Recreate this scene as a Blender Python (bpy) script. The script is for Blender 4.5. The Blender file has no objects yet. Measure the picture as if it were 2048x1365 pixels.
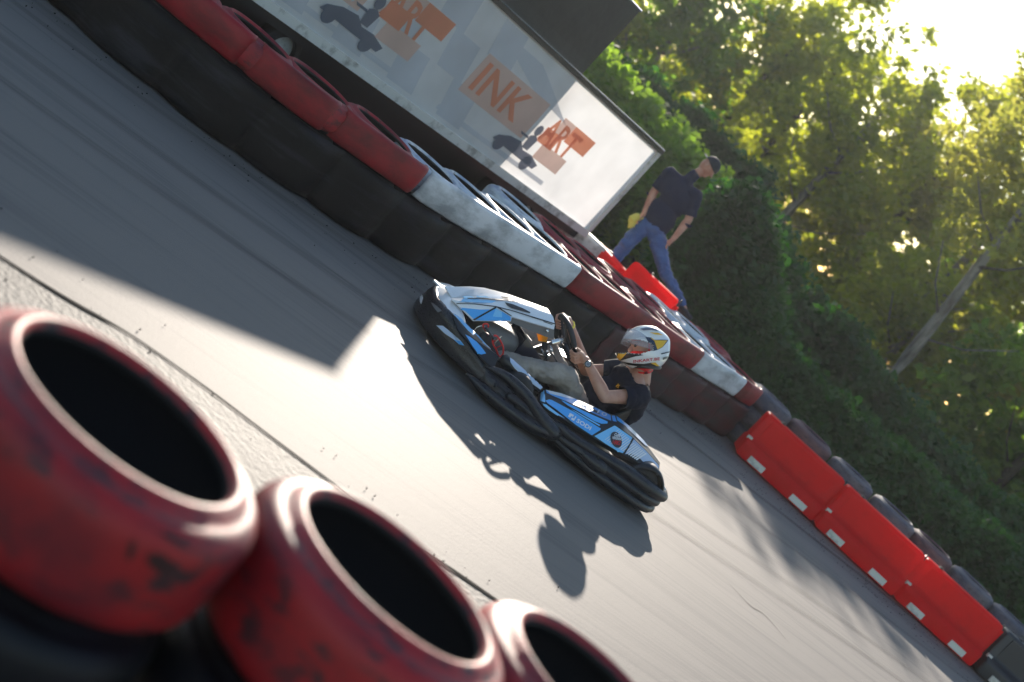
import bpy, bmesh, math, random
import numpy as np
from mathutils import Vector, Matrix, noise
from mathutils.bvhtree import BVHTree
from mathutils import geometry as mgeo
R=math.radians
random.seed(7); rng=np.random.default_rng(7)
SC=bpy.context.scene; COL=SC.collection

# ------------------------------------------------------------------ helpers
def tag(o,label=None,cat=None,group=None,kind=None):
    if label: o['label']=label
    if cat: o['category']=cat
    if group: o['group']=group
    if kind: o['kind']=kind
    return o
def empty(name,loc=(0,0,0),rz=0,parent=None):
    o=bpy.data.objects.new(name,None); COL.objects.link(o); o.location=loc; o.rotation_euler=(0,0,rz)
    o.empty_display_size=.1
    if parent: o.parent=parent
    return o
def mesh(name,verts,faces,mat,parent=None,smooth=False,mats=None,fm=None):
    me=bpy.data.meshes.new(name); me.from_pydata([tuple(v) for v in verts],[],faces); me.update()
    for m in (mats or [mat]): me.materials.append(m)
    if fm is not None:
        for p,i in zip(me.polygons,fm): p.material_index=i
    if smooth:
        for p in me.polygons: p.use_smooth=True
    o=bpy.data.objects.new(name,me); COL.objects.link(o)
    if parent: o.parent=parent
    return o
def from_bm(name,bm,mat,parent=None,smooth=False):
    me=bpy.data.meshes.new(name); bm.to_mesh(me); bm.free()
    for m_ in (mat if isinstance(mat,list) else [mat]): me.materials.append(m_)
    if smooth:
        for p in me.polygons: p.use_smooth=True
    o=bpy.data.objects.new(name,me); COL.objects.link(o)
    if parent: o.parent=parent
    return o
def sharp(o,ang=35):
    me=o.data; bm=bmesh.new(); bm.from_mesh(me)
    for e in bm.edges:
        if len(e.link_faces)==2 and e.calc_face_angle(0)>R(ang): e.smooth=False
    bm.to_mesh(me); bm.free(); return o
def bev(bm,w,seg=2,ang=30):
    es=[e for e in bm.edges if len(e.link_faces)==2 and e.calc_face_angle(0)>R(ang)]
    if es: bmesh.ops.bevel(bm,geom=es,offset=w,segments=seg,affect='EDGES',profile=.6,clamp_overlap=True)
    return bm
def bbox(bm,x0,x1,y0,y1,z0,z1,M=None):
    vs=[bm.verts.new((x,y,z)) for z in(z0,z1) for y in(y0,y1) for x in(x0,x1)]
    for f in((0,2,3,1),(4,5,7,6),(0,1,5,4),(2,6,7,3),(0,4,6,2),(1,3,7,5)): bm.faces.new([vs[i] for i in f])
    if M:
        for v in vs: v.co=M@v.co
    return vs
def frame(d):
    d=d.normalized(); u=Vector((0,0,1)) if abs(d.z)<.9 else Vector((1,0,0))
    a=d.cross(u).normalized(); b=a.cross(d).normalized(); return a,b
def tube(bm,pts,rad,n=10,cap=True,flat=1.0,upv=None,closed=False,power=1.0):
    pts=[Vector(p) for p in pts]; N=len(pts)
    if not hasattr(rad,'__len__'): rad=[rad]*N
    rings=[]; prev=None
    for i,p in enumerate(pts):
        if closed: d=(pts[(i+1)%N]-pts[i-1])
        else: d=(pts[min(i+1,N-1)]-pts[max(i-1,0)])
        if d.length<1e-9: d=Vector((1,0,0))
        d.normalize()
        if upv is not None:
            b=Vector(upv)-d*Vector(upv).dot(d); b.normalize(); a=d.cross(b)
        elif prev is None: a,b=frame(d)
        else:
            a=prev-d*prev.dot(d); a.normalize(); b=a.cross(d)*-1
            b=d.cross(a)
        prev=a
        r=rad[i]; ring=[]
        for k in range(n):
            t=2*math.pi*k/n; c,s=math.cos(t),math.sin(t)
            if power!=1.0:
                c=math.copysign(abs(c)**power,c); s=math.copysign(abs(s)**power,s)
            ring.append(bm.verts.new(p+a*c*r*flat+b*s*r))
        rings.append(ring)
    M=N if closed else N-1
    for i in range(M):
        A,B=rings[i],rings[(i+1)%N]
        for k in range(n): bm.faces.new((A[k],A[(k+1)%n],B[(k+1)%n],B[k]))
    if cap and not closed:
        bm.faces.new(rings[0][::-1]); bm.faces.new(rings[-1])
    return rings
def loft(bm,rings,cap=True,closed=True):
    R_=[[bm.verts.new(p) for p in r] for r in rings]
    n=len(R_[0])
    for A,B in zip(R_,R_[1:]):
        for k in range(n if closed else n-1): bm.faces.new((A[k],A[(k+1)%n],B[(k+1)%n],B[k]))
    if cap and closed:
        bm.faces.new(R_[0][::-1]); bm.faces.new(R_[-1])
    return R_
def fixn(bm): bmesh.ops.recalc_face_normals(bm,faces=bm.faces); return bm
def lathe(bm,prof,n=48,closed=True):
    rings=[[bm.verts.new((r*math.cos(2*math.pi*k/n),r*math.sin(2*math.pi*k/n),z)) for k in range(n)] for r,z in prof]
    m=len(prof)
    for i in range(m if closed else m-1):
        A,B=rings[i],rings[(i+1)%m]
        for k in range(n): bm.faces.new((A[k],A[(k+1)%n],B[(k+1)%n],B[k]))
    return fixn(bm)
def spl(P,n):
    """Catmull-Rom through tuples of any width"""
    P=[np.array(p,float) for p in P]; out=[]
    Q=[2*P[0]-P[1]]+P+[2*P[-1]-P[-2]]
    m=len(P)-1
    for i in range(n+1):
        t=i/n*m; k=min(int(t),m-1); f=t-k; a,b,c,d=Q[k:k+4]
        out.append(.5*((2*b)+(-a+c)*f+(2*a-5*b+4*c-d)*f*f+(-a+3*b-3*c+d)*f**3))
    return out

# ------------------------------------------------------------------ materials
def mat(name,col=(.5,.5,.5),rough=.5,metal=0,spec=.5,coat=0,trans=None,bump=None,vary=None,sheen=0):
    m=bpy.data.materials.new(name); m.use_nodes=True; nt=m.node_tree; b=nt.nodes['Principled BSDF']
    b.inputs['Base Color'].default_value=(*col,1); b.inputs['Roughness'].default_value=rough
    b.inputs['Metallic'].default_value=metal; b.inputs['Specular IOR Level'].default_value=spec
    b.inputs['Coat Weight'].default_value=coat; b.inputs['Coat Roughness'].default_value=.06
    if sheen: b.inputs['Sheen Weight'].default_value=sheen
    if vary or bump:
        tc=nt.nodes.new('ShaderNodeTexCoord')
    if vary: # (other colour, scale, lo, hi, stretch)
        oc,sc,lo,hi,st=vary
        mp=nt.nodes.new('ShaderNodeMapping'); mp.inputs['Scale'].default_value=st; nt.links.new(tc.outputs['Object'],mp.inputs['Vector'])
        n=nt.nodes.new('ShaderNodeTexNoise'); n.inputs['Scale'].default_value=sc; n.inputs['Detail'].default_value=8; n.inputs['Roughness'].default_value=.65
        nt.links.new(mp.outputs[0],n.inputs['Vector'])
        r=nt.nodes.new('ShaderNodeValToRGB'); r.color_ramp.elements[0].position=lo; r.color_ramp.elements[1].position=hi
        r.color_ramp.elements[0].color=(*oc,1); r.color_ramp.elements[1].color=(*col,1)
        nt.links.new(n.outputs['Fac'],r.inputs['Fac']); nt.links.new(r.outputs['Color'],b.inputs['Base Color'])
    if bump:
        sc,st_,di=bump
        n2=nt.nodes.new('ShaderNodeTexNoise'); n2.inputs['Scale'].default_value=sc; n2.inputs['Detail'].default_value=6
        nt.links.new(tc.outputs['Object'],n2.inputs['Vector'])
        bp=nt.nodes.new('ShaderNodeBump'); bp.inputs['Strength'].default_value=st_; bp.inputs['Distance'].default_value=di
        nt.links.new(n2.outputs['Fac'],bp.inputs['Height']); nt.links.new(bp.outputs['Normal'],b.inputs['Normal'])
    return m
def N(nt,t,**k):
    n=nt.nodes.new(t)
    for a,v in k.items():
        if a in n.inputs: n.inputs[a].default_value=v
        else: setattr(n,a,v)
    return n

# ------------------------------------------------------------------ camera (held level with the eyes, rolled 42.5 degrees)
CAMH=1.75; PIT=R(9.1); ROL=R(42.5); FPX=3000.0
cam=bpy.data.cameras.new('camera'); co=bpy.data.objects.new('camera',cam); COL.objects.link(co)
Fw=Vector((0,math.cos(PIT),-math.sin(PIT))); Uw=Vector((0,math.sin(PIT),math.cos(PIT))); Rw=Vector((1,0,0))
cx=Rw*math.cos(ROL)+Uw*math.sin(ROL); cy=-Rw*math.sin(ROL)+Uw*math.cos(ROL)
M=Matrix((cx,cy,-Fw)).transposed().to_4x4(); M.translation=(0,0,CAMH); co.matrix_world=M
cam.sensor_width=36; cam.lens=FPX/2048*36; cam.clip_start=.05; cam.clip_end=2000
cam.dof.use_dof=True; cam.dof.focus_distance=9.25; cam.dof.aperture_fstop=2.0
SC.camera=co
SC.render.resolution_x=1024; SC.render.resolution_y=682
def ray(px,py):
    """survey sight line through a point of the photograph (2048 wide)"""
    dx=px-1024; dy=py-682.5
    u=dx*math.cos(ROL)+dy*math.sin(ROL); v=-dx*math.sin(ROL)+dy*math.cos(ROL)
    return Fw*FPX+Rw*u-Uw*v
def atz(px,py,z=0):
    r=ray(px,py); t=(z-CAMH)/r.z; return Vector((r.x*t,r.y*t,z))
def aty(px,py,Y):
    r=ray(px,py); t=Y/r.y; return Vector((r.x*t,Y,CAMH+r.z*t))

# ------------------------------------------------------------------ light
SUN_EL=R(17.2); SUN_AZ=R(-5.2)   # azimuth from +Y towards +X
w=bpy.data.worlds.new('World'); SC.world=w; w.use_nodes=True; nt=w.node_tree
bg=nt.nodes['Background']; sky=nt.nodes.new('ShaderNodeTexSky'); sky.sky_type='NISHITA'; sky.sun_disc=False
sky.sun_elevation=SUN_EL; sky.sun_rotation=SUN_AZ; sky.air_density=1.25; sky.dust_density=.45; sky.ozone_density=1.6
nt.links.new(sky.outputs[0],bg.inputs[0]); bg.inputs[1].default_value=.105
sl=bpy.data.lights.new('sun','SUN'); sl.energy=5.0; sl.angle=R(.55); sl.color=(1,.89,.76)
so=bpy.data.objects.new('sun',sl); COL.objects.link(so)
sd=Vector((math.sin(SUN_AZ)*math.cos(SUN_EL),math.cos(SUN_AZ)*math.cos(SUN_EL),math.sin(SUN_EL)))
so.rotation_euler=sd.to_track_quat('Z','Y').to_euler(); so.location=(0,0,20)
SC.view_settings.view_transform='Standard'; SC.view_settings.look='None'; SC.view_settings.exposure=1.02; SC.view_settings.gamma=1

# ------------------------------------------------------------------ ground
def asphalt(name,base,dark,coarse=1.0,ang=26,streak=.5,rough=.6,spec=.5):
    m=bpy.data.materials.new(name); m.use_nodes=True; nt=m.node_tree; b=nt.nodes['Principled BSDF']; L=nt.links.new
    tc=N(nt,'ShaderNodeTexCoord'); rot=N(nt,'ShaderNodeMapping'); rot.inputs['Rotation'].default_value=(0,0,R(-ang)); L(tc.outputs['Object'],rot.inputs[0])
    st=N(nt,'ShaderNodeMapping'); st.inputs['Scale'].default_value=(.35,14,1); L(rot.outputs[0],st.inputs[0])
    s1=N(nt,'ShaderNodeTexNoise',Scale=1.6,Detail=7,Roughness=.7); L(st.outputs[0],s1.inputs['Vector'])
    st2=N(nt,'ShaderNodeMapping'); st2.inputs['Scale'].default_value=(.22,2.2,1); L(rot.outputs[0],st2.inputs[0])
    s2=N(nt,'ShaderNodeTexNoise',Scale=1.2,Detail=3); L(st2.outputs[0],s2.inputs['Vector'])
    g=N(nt,'ShaderNodeTexNoise',Scale=150/coarse,Detail=4,Roughness=.7); L(tc.outputs['Object'],g.inputs['Vector'])
    v=N(nt,'ShaderNodeTexVoronoi',Scale=95/coarse); L(tc.outputs['Object'],v.inputs['Vector'])
    a=N(nt,'ShaderNodeMath',operation='MULTIPLY'); L(s1.outputs['Fac'],a.inputs[0]); a.inputs[1].default_value=streak
    a2=N(nt,'ShaderNodeMath',operation='MULTIPLY_ADD'); L(s2.outputs['Fac'],a2.inputs[0]); a2.inputs[1].default_value=.8; L(a.outputs[0],a2.inputs[2])
    a3=N(nt,'ShaderNodeMath',operation='MULTIPLY_ADD'); L(g.outputs['Fac'],a3.inputs[0]); a3.inputs[1].default_value=.35; L(a2.outputs[0],a3.inputs[2])
    r=N(nt,'ShaderNodeValToRGB'); r.color_ramp.elements[0].position=.52; r.color_ramp.elements[1].position=1.14
    r.color_ramp.elements[0].color=(*dark,1); r.color_ramp.elements[1].color=(*base,1); L(a3.outputs[0],r.inputs['Fac']); L(r.outputs[0],b.inputs['Base Color'])
    bp=N(nt,'ShaderNodeBump',Strength=.22*coarse**.8,Distance=.003*coarse); 
    h=N(nt,'ShaderNodeMath',operation='ADD'); L(v.outputs['Distance'],h.inputs[0]); L(g.outputs['Fac'],h.inputs[1])
    L(h.outputs[0],bp.inputs['Height'])
    bp2=N(nt,'ShaderNodeBump',Strength=.3,Distance=.004); L(s1.outputs['Fac'],bp2.inputs['Height']); L(bp.outputs[0],bp2.inputs['Normal']); L(bp2.outputs[0],b.inputs['Normal'])
    b.inputs['Roughness'].default_value=rough; b.inputs['Specular IOR Level'].default_value=spec
    return m
M_track=asphalt('worn_asphalt',(.155,.142,.131),(.030,.033,.042),streak=.8,rough=.72,spec=.26)
M_verge=asphalt('coarse_asphalt',(.10,.095,.09),(.02,.02,.022),coarse=2.4,streak=.6,rough=.7,spec=.27)
M_dirt=mat('dry_earth',(.10,.09,.06),.95,vary=((.04,.06,.02),.6,.4,.6,(1,1,1)))
S=600
tag(mesh('ground',[(-S,-S,-.004),(S,-S,-.004),(S,S,-.004),(-S,S,-.004)],[(0,1,2,3)],M_dirt),kind='structure')
tag(mesh('track',[(-14,-8,0),(16,-8,0),(16,17.5,0),(-14,17.5,0)],[(0,1,2,3)],M_track),kind='structure')
EL=[(-6,2.6),(-3.2,3.95),(-1.46,4.84),(-.94,5.2),(-.17,5.46),(.43,5.69),(1.2,6.05),(2.6,6.75),(5,7.9)]
vs=[(x,y,.004) for x,y in EL]+[(5,-6,.004),(-6,-6,.004)]
tag(mesh('verge',vs,[tuple(range(len(vs)))],M_verge),kind='structure')
M_tar=mat('black_tar',(.004,.004,.005),.95,spec=.05)
EP=[p for p in spl(EL,90)]
vs=[];fs=[]
for i,p in enumerate(EP):
    wd=.012+.008*noise.noise((p[0]*3,p[1]*3,0)); off=.02*noise.noise((p[0]*1.7,p[1]*2,5))
    vs+=[(p[0]-.45*(wd)+off,p[1]+.9*wd+off,.008),(p[0]+.45*wd+off,p[1]-.9*wd+off,.008)]
    if i: k=2*i; fs.append((k-2,k-1,k+1,k))
tag(mesh('joint_line',vs,fs,M_tar),kind='structure')

# ------------------------------------------------------------------ tyres
def rubber(name,col,scuff,lo=.40,hi=.52,rough=.5,sc=7,band=0):
    """painted or bare rubber; scuffs run round the tyre"""
    m=bpy.data.materials.new(name); m.use_nodes=True; nt=m.node_tree; b=nt.nodes['Principled BSDF']; L=nt.links.new
    tc=N(nt,'ShaderNodeTexCoord'); sep=N(nt,'ShaderNodeSeparateXYZ'); L(tc.outputs['Object'],sep.inputs[0])
    at=N(nt,'ShaderNodeMath',operation='ARCTAN2'); L(sep.outputs['Y'],at.inputs[0]); L(sep.outputs['X'],at.inputs[1])
    x2=N(nt,'ShaderNodeMath',operation='MULTIPLY'); L(sep.outputs['X'],x2.inputs[0]); L(sep.outputs['X'],x2.inputs[1])
    y2=N(nt,'ShaderNodeMath',operation='MULTIPLY_ADD'); L(sep.outputs['Y'],y2.inputs[0]); L(sep.outputs['Y'],y2.inputs[1]); L(x2.outputs[0],y2.inputs[2])
    rd=N(nt,'ShaderNodeMath',operation='SQRT'); L(y2.outputs[0],rd.inputs[0])
    cb=N(nt,'ShaderNodeCombineXYZ'); L(at.outputs[0],cb.inputs[0])
    rs=N(nt,'ShaderNodeMath',operation='MULTIPLY'); L(rd.outputs[0],rs.inputs[0]); rs.inputs[1].default_value=14; L(rs.outputs[0],cb.inputs[1])
    zs=N(nt,'ShaderNodeMath',operation='MULTIPLY'); L(sep.outputs['Z'],zs.inputs[0]); zs.inputs[1].default_value=8; L(zs.outputs[0],cb.inputs[2])
    oi=N(nt,'ShaderNodeObjectInfo'); ad=N(nt,'ShaderNodeVectorMath',operation='ADD'); L(cb.outputs[0],ad.inputs[0])
    ov=N(nt,'ShaderNodeVectorMath',operation='SCALE'); L(oi.outputs['Location'],ov.inputs[0]); ov.inputs['Scale'].default_value=3.1; L(ov.outputs[0],ad.inputs[1])
    n=N(nt,'ShaderNodeTexNoise',Scale=sc*.4,Detail=9,Roughness=.72); L(ad.outputs[0],n.inputs['Vector'])
    n3=N(nt,'ShaderNodeTexNoise',Scale=5.,Detail=4,Roughness=.5); 
    a4=N(nt,'ShaderNodeVectorMath',operation='ADD'); L(tc.outputs['Object'],a4.inputs[0]); L(ov.outputs[0],a4.inputs[1]); L(a4.outputs[0],n3.inputs['Vector'])
    r=N(nt,'ShaderNodeValToRGB'); r.color_ramp.elements[0].position=lo; r.color_ramp.elements[1].position=hi
    r.color_ramp.elements[0].color=(*scuff,1); r.color_ramp.elements[1].color=(*col,1); L(n.outputs['Fac'],r.inputs['Fac'])
    # broad dusty variation
    mx=N(nt,'ShaderNodeMixRGB',blend_type='MIX'); L(r.outputs[0],mx.inputs[1]); mx.inputs[2].default_value=(col[0]*.40+.004,col[1]*.5+.003,col[2]*.7+.006,1)
    rr=N(nt,'ShaderNodeValToRGB'); rr.color_ramp.elements[0].position=.45; rr.color_ramp.elements[1].position=.7; L(n3.outputs['Fac'],rr.inputs['Fac']); L(rr.outputs[0],mx.inputs[0])
    out=mx
    if band: # rubbed-through ring on the shoulder of the sidewall
        d=N(nt,'ShaderNodeMath',operation='SUBTRACT'); L(rd.outputs[0],d.inputs[0]); d.inputs[1].default_value=band
        ab=N(nt,'ShaderNodeMath',operation='ABSOLUTE'); L(d.outputs[0],ab.inputs[0])
        mm=N(nt,'ShaderNodeMath',operation='MULTIPLY_ADD'); L(n.outputs['Fac'],mm.inputs[0]); mm.inputs[1].default_value=-.036; L(ab.outputs[0],mm.inputs[2])
        lt=N(nt,'ShaderNodeMath',operation='LESS_THAN'); L(mm.outputs[0],lt.inputs[0]); lt.inputs[1].default_value=-.0172
        mb=N(nt,'ShaderNodeMixRGB'); L(lt.outputs[0],mb.inputs[0]); L(out.outputs[0],mb.inputs[1]); mb.inputs[2].default_value=(.018,.016,.018,1); out=mb
    L(out.outputs[0],b.inputs['Base Color'])
    bp=N(nt,'ShaderNodeBump',Strength=.35,Distance=.004); L(n.outputs['Fac'],bp.inputs['Height']); L(bp.outputs[0],b.inputs['Normal'])
    b.inputs['Roughness'].default_value=rough
    b.inputs['Specular IOR Level'].default_value=.3 if col[0]<.05 else .5
    return m
M_redtyre=rubber('red_painted_rubber',(.34,.006,.010),(.03,.012,.016),.41,.49,.55,9,band=.268)
M_redfar=rubber('dull_red_painted_rubber',(.30,.006,.014),(.08,.006,.010),.36,.5,.6)
M_whitefar=rubber('white_painted_rubber',(.58,.61,.64),(.22,.22,.23),.33,.48,.5)
M_black=rubber('bare_black_rubber',(.004,.0045,.006),(.016,.017,.02),.34,.46,.5)
M_maroon=rubber('faded_maroon_rubber',(.07,.014,.018),(.03,.012,.014),.36,.5,.6)
M_inner=mat('tyre_inside',(.008,.008,.009),.8)
M_greytyre=rubber('dusty_grey_rubber',(.12,.11,.125),(.05,.045,.05),.36,.5,.7)
M_rustin=rubber('dusty_red_grey_rubber',(.14,.07,.07),(.06,.04,.045),.36,.5,.7)
def tyre_mesh(ro,ri,wd,tread=False,n=72):
    h=wd; k=ro/.30
    prof=[(ri+.001,.016),(ri+.006,.004),(ri+.013*k,.0),(ri+.020*k,.002),(ro-.052*k,.014),(ro-.040*k,.0205),(ro-.034*k,.0195),(ro-.018*k,.030),(ro-.006*k,.046),(ro-.001*k,.064),(ro,.085),(ro+.001,h*.5)]
    out=prof+[(r,h-z) for r,z in prof[-2::-1]]
    inn=[(ri-.003,h-.026),(ri+.006,h-.034),(ri+.035*k,h-.030),(ro-.02*k,h-.045),(ro-.014*k,h*.5)]
    inn=inn+[(r,h-z) for r,z in inn[-2::-1]]
    bm=bmesh.new(); lathe(bm,out+inn,n)
    bm.faces.index_update(); lo=len(out)-1
    for f in bm.faces: f.material_index=0 if (f.index//n)<lo else 1
    return bm
def tyre_obj(name,ro,ri,wd,mt,n=72):
    o=from_bm(name,tyre_mesh(ro,ri,wd,n=n),[mt,M_inner],None,True); return o
# near wall of red tyres the photographer leans over
P1=atz(267,820,.86); P2=atz(801,1148,.86)
d12=(P2-P1); near=[P1-d12*2,P1-d12,P1,P2,P2+Vector((d12.x*1.0-.035,d12.y*.97+.025,0)),P2+Vector((d12.x*2,d12.y*1.9,0))]
near_t={}
ordn=['two stacks left of the picture edge','first stack left of the picture edge','leftmost near stack','second near stack','third near stack','fourth near stack']
M_redlow=M_redtyre
for i,p in enumerate(near):
    if i in(0,1,5): continue
    for k in range(4):
        m=M_redtyre if k==3 else M_black
        kk='r' if k==3 else 'b'
        if kk not in near_t: near_t[kk]=o=tyre_obj('tyre',.300,.2125,.26 if k==3 else .20,m,96)
        else: o=near_t[kk].copy(); COL.objects.link(o)
        jx,jy=random.uniform(-.006,.006),random.uniform(-.006,.006)
        o.location=(p.x+(jx if k<3 else 0),p.y+(jy if k<3 else 0),.20*k); o.rotation_euler=(R(random.uniform(-.4,.4)) if k==3 else 0,0,[2.4,0.7,4.0,1.5][(i+k)%4])
        lev=['bottom','second','third','topmost'][k]
        tag(o,('red painted smooth tyre topping the %s in the foreground'%ordn[i]) if k==3 else 'black tyre, %s from the ground in the %s'%(['first','second','third'][k],ordn[i]),'tyre','tyres stacked in the foreground wall')

# far wall: stacks of three beside the track
wallp=[(-4.4,8.6),(-3.6,8.55),(-2.84,8.62),(-2.11,8.91),(-1.6,9.36),(-1.13,9.87),(-.7,10.6),(-.05,11.85),(.6,12.85),(1.31,13.95),(1.9,14.95),(2.5,15.95)]
path=[np.array(p) for p in spl(wallp,400)]
cum=[0]
for a,b in zip(path,path[1:]): cum.append(cum[-1]+float(np.hypot(*(b-a))))
def along(s):
    i=min(max(int(np.searchsorted(cum,s)),1),len(path)-1); f=(s-cum[i-1])/(cum[i]-cum[i-1]); p=path[i-1]*(1-f)+path[i]*f
    t=(path[i]-path[i-1]); t/=np.hypot(*t); return p,t
def s_of(x,y):
    return cum[int(np.argmin([ (p[0]-x)**2+(p[1]-y)**2 for p in path]))]
sW0=s_of(-1.12,9.9); sR=s_of(.05,12.05); sW1=s_of(1.45,14.2); sR2=s_of(2.1,15.2)
RO=.31; sp=.625
tm={}
def far_tyre(ro,mt):
    key=(ro,mt.name)
    if key not in tm: tm[key]=tyre_obj('tyre',ro,ro*.70,.215,mt,48); return tm[key]
    o=tm[key].copy(); COL.objects.link(o); return o
total=cum[-1]; ns=int(total/sp)
def ordw(n): return ['first','second','third','fourth','fifth','sixth','seventh','eighth','ninth','tenth','eleventh','twelfth','thirteenth','fourteenth','fifteenth','sixteenth','seventeenth','eighteenth','nineteenth','twentieth'][n]
for i in range(ns):
    s=.3+i*sp
    p,t=along(s); nrm=np.array([-t[1],t[0]])      # away from the track
    for row in range(2):
        if row==1 and s<sR-.4: continue
        q=p+nrm*(RO+.01+row*.60)+t*(row*.31)
        c='red' if s<sW0 else 'white' if s<sR else 'red' if s<sW1 else 'white' if s<sR2 else 'red'
        for k in range(3):
            if k==2: mt=M_redfar if c=='red' else M_whitefar
            else: mt=M_maroon if s>sR+1.2 else M_black
            o=far_tyre(RO,mt); o.location=(q[0]+random.uniform(-.012,.012),q[1]+random.uniform(-.012,.012),.213*k+.001); o.rotation_euler=(R(random.uniform(-1,1)) if k==2 else 0,R(random.uniform(-1,1)) if k==2 else 0,random.uniform(0,6))
            cc=c+' painted' if k==2 else ('faded maroon' if mt is M_maroon else 'black')
            rw='track-side' if row==0 else 'back'
            tag(o,'%s %s tyre of the %s %s stack from left in far wall'%(cc,['bottom','middle','top'][k],ordw(i),rw),'tyre','tyres stacked in the far wall beside the track')

# old conveyor belting strapped round the two lower tyres of the far wall
def belt(s0,s1,mt,label):
    n=int((s1-s0)/.03); Vb=[];Fb=[]
    for i in range(n+1):
        s_=s0+(s1-s0)*i/n; p,t=along(s_); nr=np.array([-t[1],t[0]]); ph=((s_-.3)/sp)%1; ph=min(ph,1-ph); bulge=math.sqrt(max(RO*RO-(ph*sp*.80)**2,0))
        d=(RO-bulge)*.6-.012+.008*noise.noise((s_*1.3,0,0))
        for z,o in((.012,.006),(.06,-.004),(.13,-.010),(.21,.004),(.30,-.010),(.375,-.004),(.41,.006)):
            q=p+nr*(d+o); Vb.append((q[0],q[1],z+.012*noise.noise((s_*.8,z*3,2))*(z>.02)))
    for i in range(n):
        for k in range(6): a=i*7+k; Fb.append((a,a+7,a+8,a+1))
    bm=bmesh.new(); vv=[bm.verts.new(v) for v in Vb]
    for f in Fb: bm.faces.new([vv[k] for k in f])
    bm.normal_update(); solid_=bmesh.ops.solidify(bm,geom=bm.faces[:],thickness=.006); fixn(bm)
    tag(from_bm('rubber_belt',bm,mt,None,True),label,'rubber belt','rubber belting along the far tyre wall')
M_belt=mat('scuffed_belt',(.0025,.003,.0045),.5,spec=.18,vary=((.018,.020,.027),1.6,.36,.5,(1,1,7)),bump=(12,.5,.01))
M_beltR=mat('maroon_belt',(.055,.006,.010),.55,spec=.3,vary=((.02,.014,.016),1.6,.4,.6,(1,1,5)),bump=(12,.5,.01))
_belt_z=((.012,.006),(.06,-.004),(.13,-.010),(.21,.004),(.30,-.010),(.375,-.004),(.41,.006))
def band(s0,s1,mt,label):
    n=max(int((s1-s0)/.02),6); Vb=[];Fb=[]; zz=((.430,.012),(.445,.0),(.50,-.008),(.56,-.008),(.62,-.004),(.640,.004),(.648,.030),(.645,.055))
    for i in range(n+1):
        f=i/n; s_=s0+(s1-s0)*f; p,t=along(s_); nr=np.array([-t[1],t[0]]); e=min(f,1-f)*(s1-s0); rnd=.055*max(0,1-e/.09)**2
        d=-.004+rnd+.010*noise.noise((s_*1.1,7,0))
        for z,o in zz:
            q=p+nr*(d+o); Vb.append((q[0],q[1],z+.006*noise.noise((s_*1.3,z*3,2))))
    m=len(zz)
    for i in range(n):
        for k in range(m-1): a=i*m+k; Fb.append((a,a+m,a+m+1,a+1))
    bm=bmesh.new(); vv=[bm.verts.new(v) for v in Vb]
    for f in Fb: bm.faces.new([vv[k] for k in f])
    bm.normal_update(); bmesh.ops.solidify(bm,geom=bm.faces[:],thickness=.006); fixn(bm)
    tag(from_bm('rubber_belt',bm,mt,None,True),label,'rubber belt','painted belting along the top of the far tyre wall')
def bandmat(name,c,c2,sc=2.2):
    return mat(name,c,.5,spec=.35,vary=(c2,sc,.34,.55,(1,1,2.5)),bump=(14,.4,.006))
M_bandR=bandmat('red_painted_belt',(.25,.004,.012),(.10,.003,.007)); M_bandW=bandmat('white_painted_belt',(.60,.63,.67),(.27,.29,.31))
cutsR=[.05,.72,1.44,2.16,2.88,3.60,4.32,5.04]; cutsR=[c for c in cutsR if c<sW0-.3]+[sW0]
for i,(a,b) in enumerate(zip(cutsR,cutsR[1:])): band(a+.028,b-.028,M_bandR,'red painted belt segment at far left of the tyre wall, number %s from the left'%ordw(i).replace('first','one').replace('second','two').replace('third','three').replace('fourth','four').replace('fifth','five').replace('sixth','six').replace('seventh','seven'))
band(sW0+.01,sR-.01,M_bandW,'long white painted belt on the far tyre wall above the nose of the kart')
band(sR+.01,sW1-.01,M_bandR,'red painted belt on the far tyre wall behind the helmet of the driver')
band(sW1+.01,sR2-.01,M_bandW,'short white painted belt near the right end of the far tyre wall')
band(sR2+.01,total-.35,M_bandR,'short red painted belt at the right end of the far tyre wall')
belt(.05,sR+.9,M_belt,'black rubber belt wrapped along the lower half of the far tyre wall')
belt(sR+.92,total-.3,M_beltR,'faded maroon rubber belt round the right end of the far tyre wall')

# grey tyre row behind the red plastic barriers
for i in range(8):
    x=2.50+i*.585; y=16.15+.06*math.sin(i*1.7)
    for k in range(3):
        mt=M_rustin if (i%3==1 and k==2) else M_greytyre
        o=far_tyre(.29,mt); o.location=(x+random.uniform(-.015,.015),y,.213*k+.001+(.0 if k<2 else .0)); o.rotation_euler=(R(random.uniform(-1.5,1.5)) if k==2 else 0,0,random.uniform(0,6))
        tag(o,'dusty %s %s tyre, %s stack from left behind red plastic barriers'%('reddish grey' if mt is M_rustin else 'grey',['bottom','middle','top'][k],ordw(i)),'tyre','dusty tyres stacked behind the plastic barriers')

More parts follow.
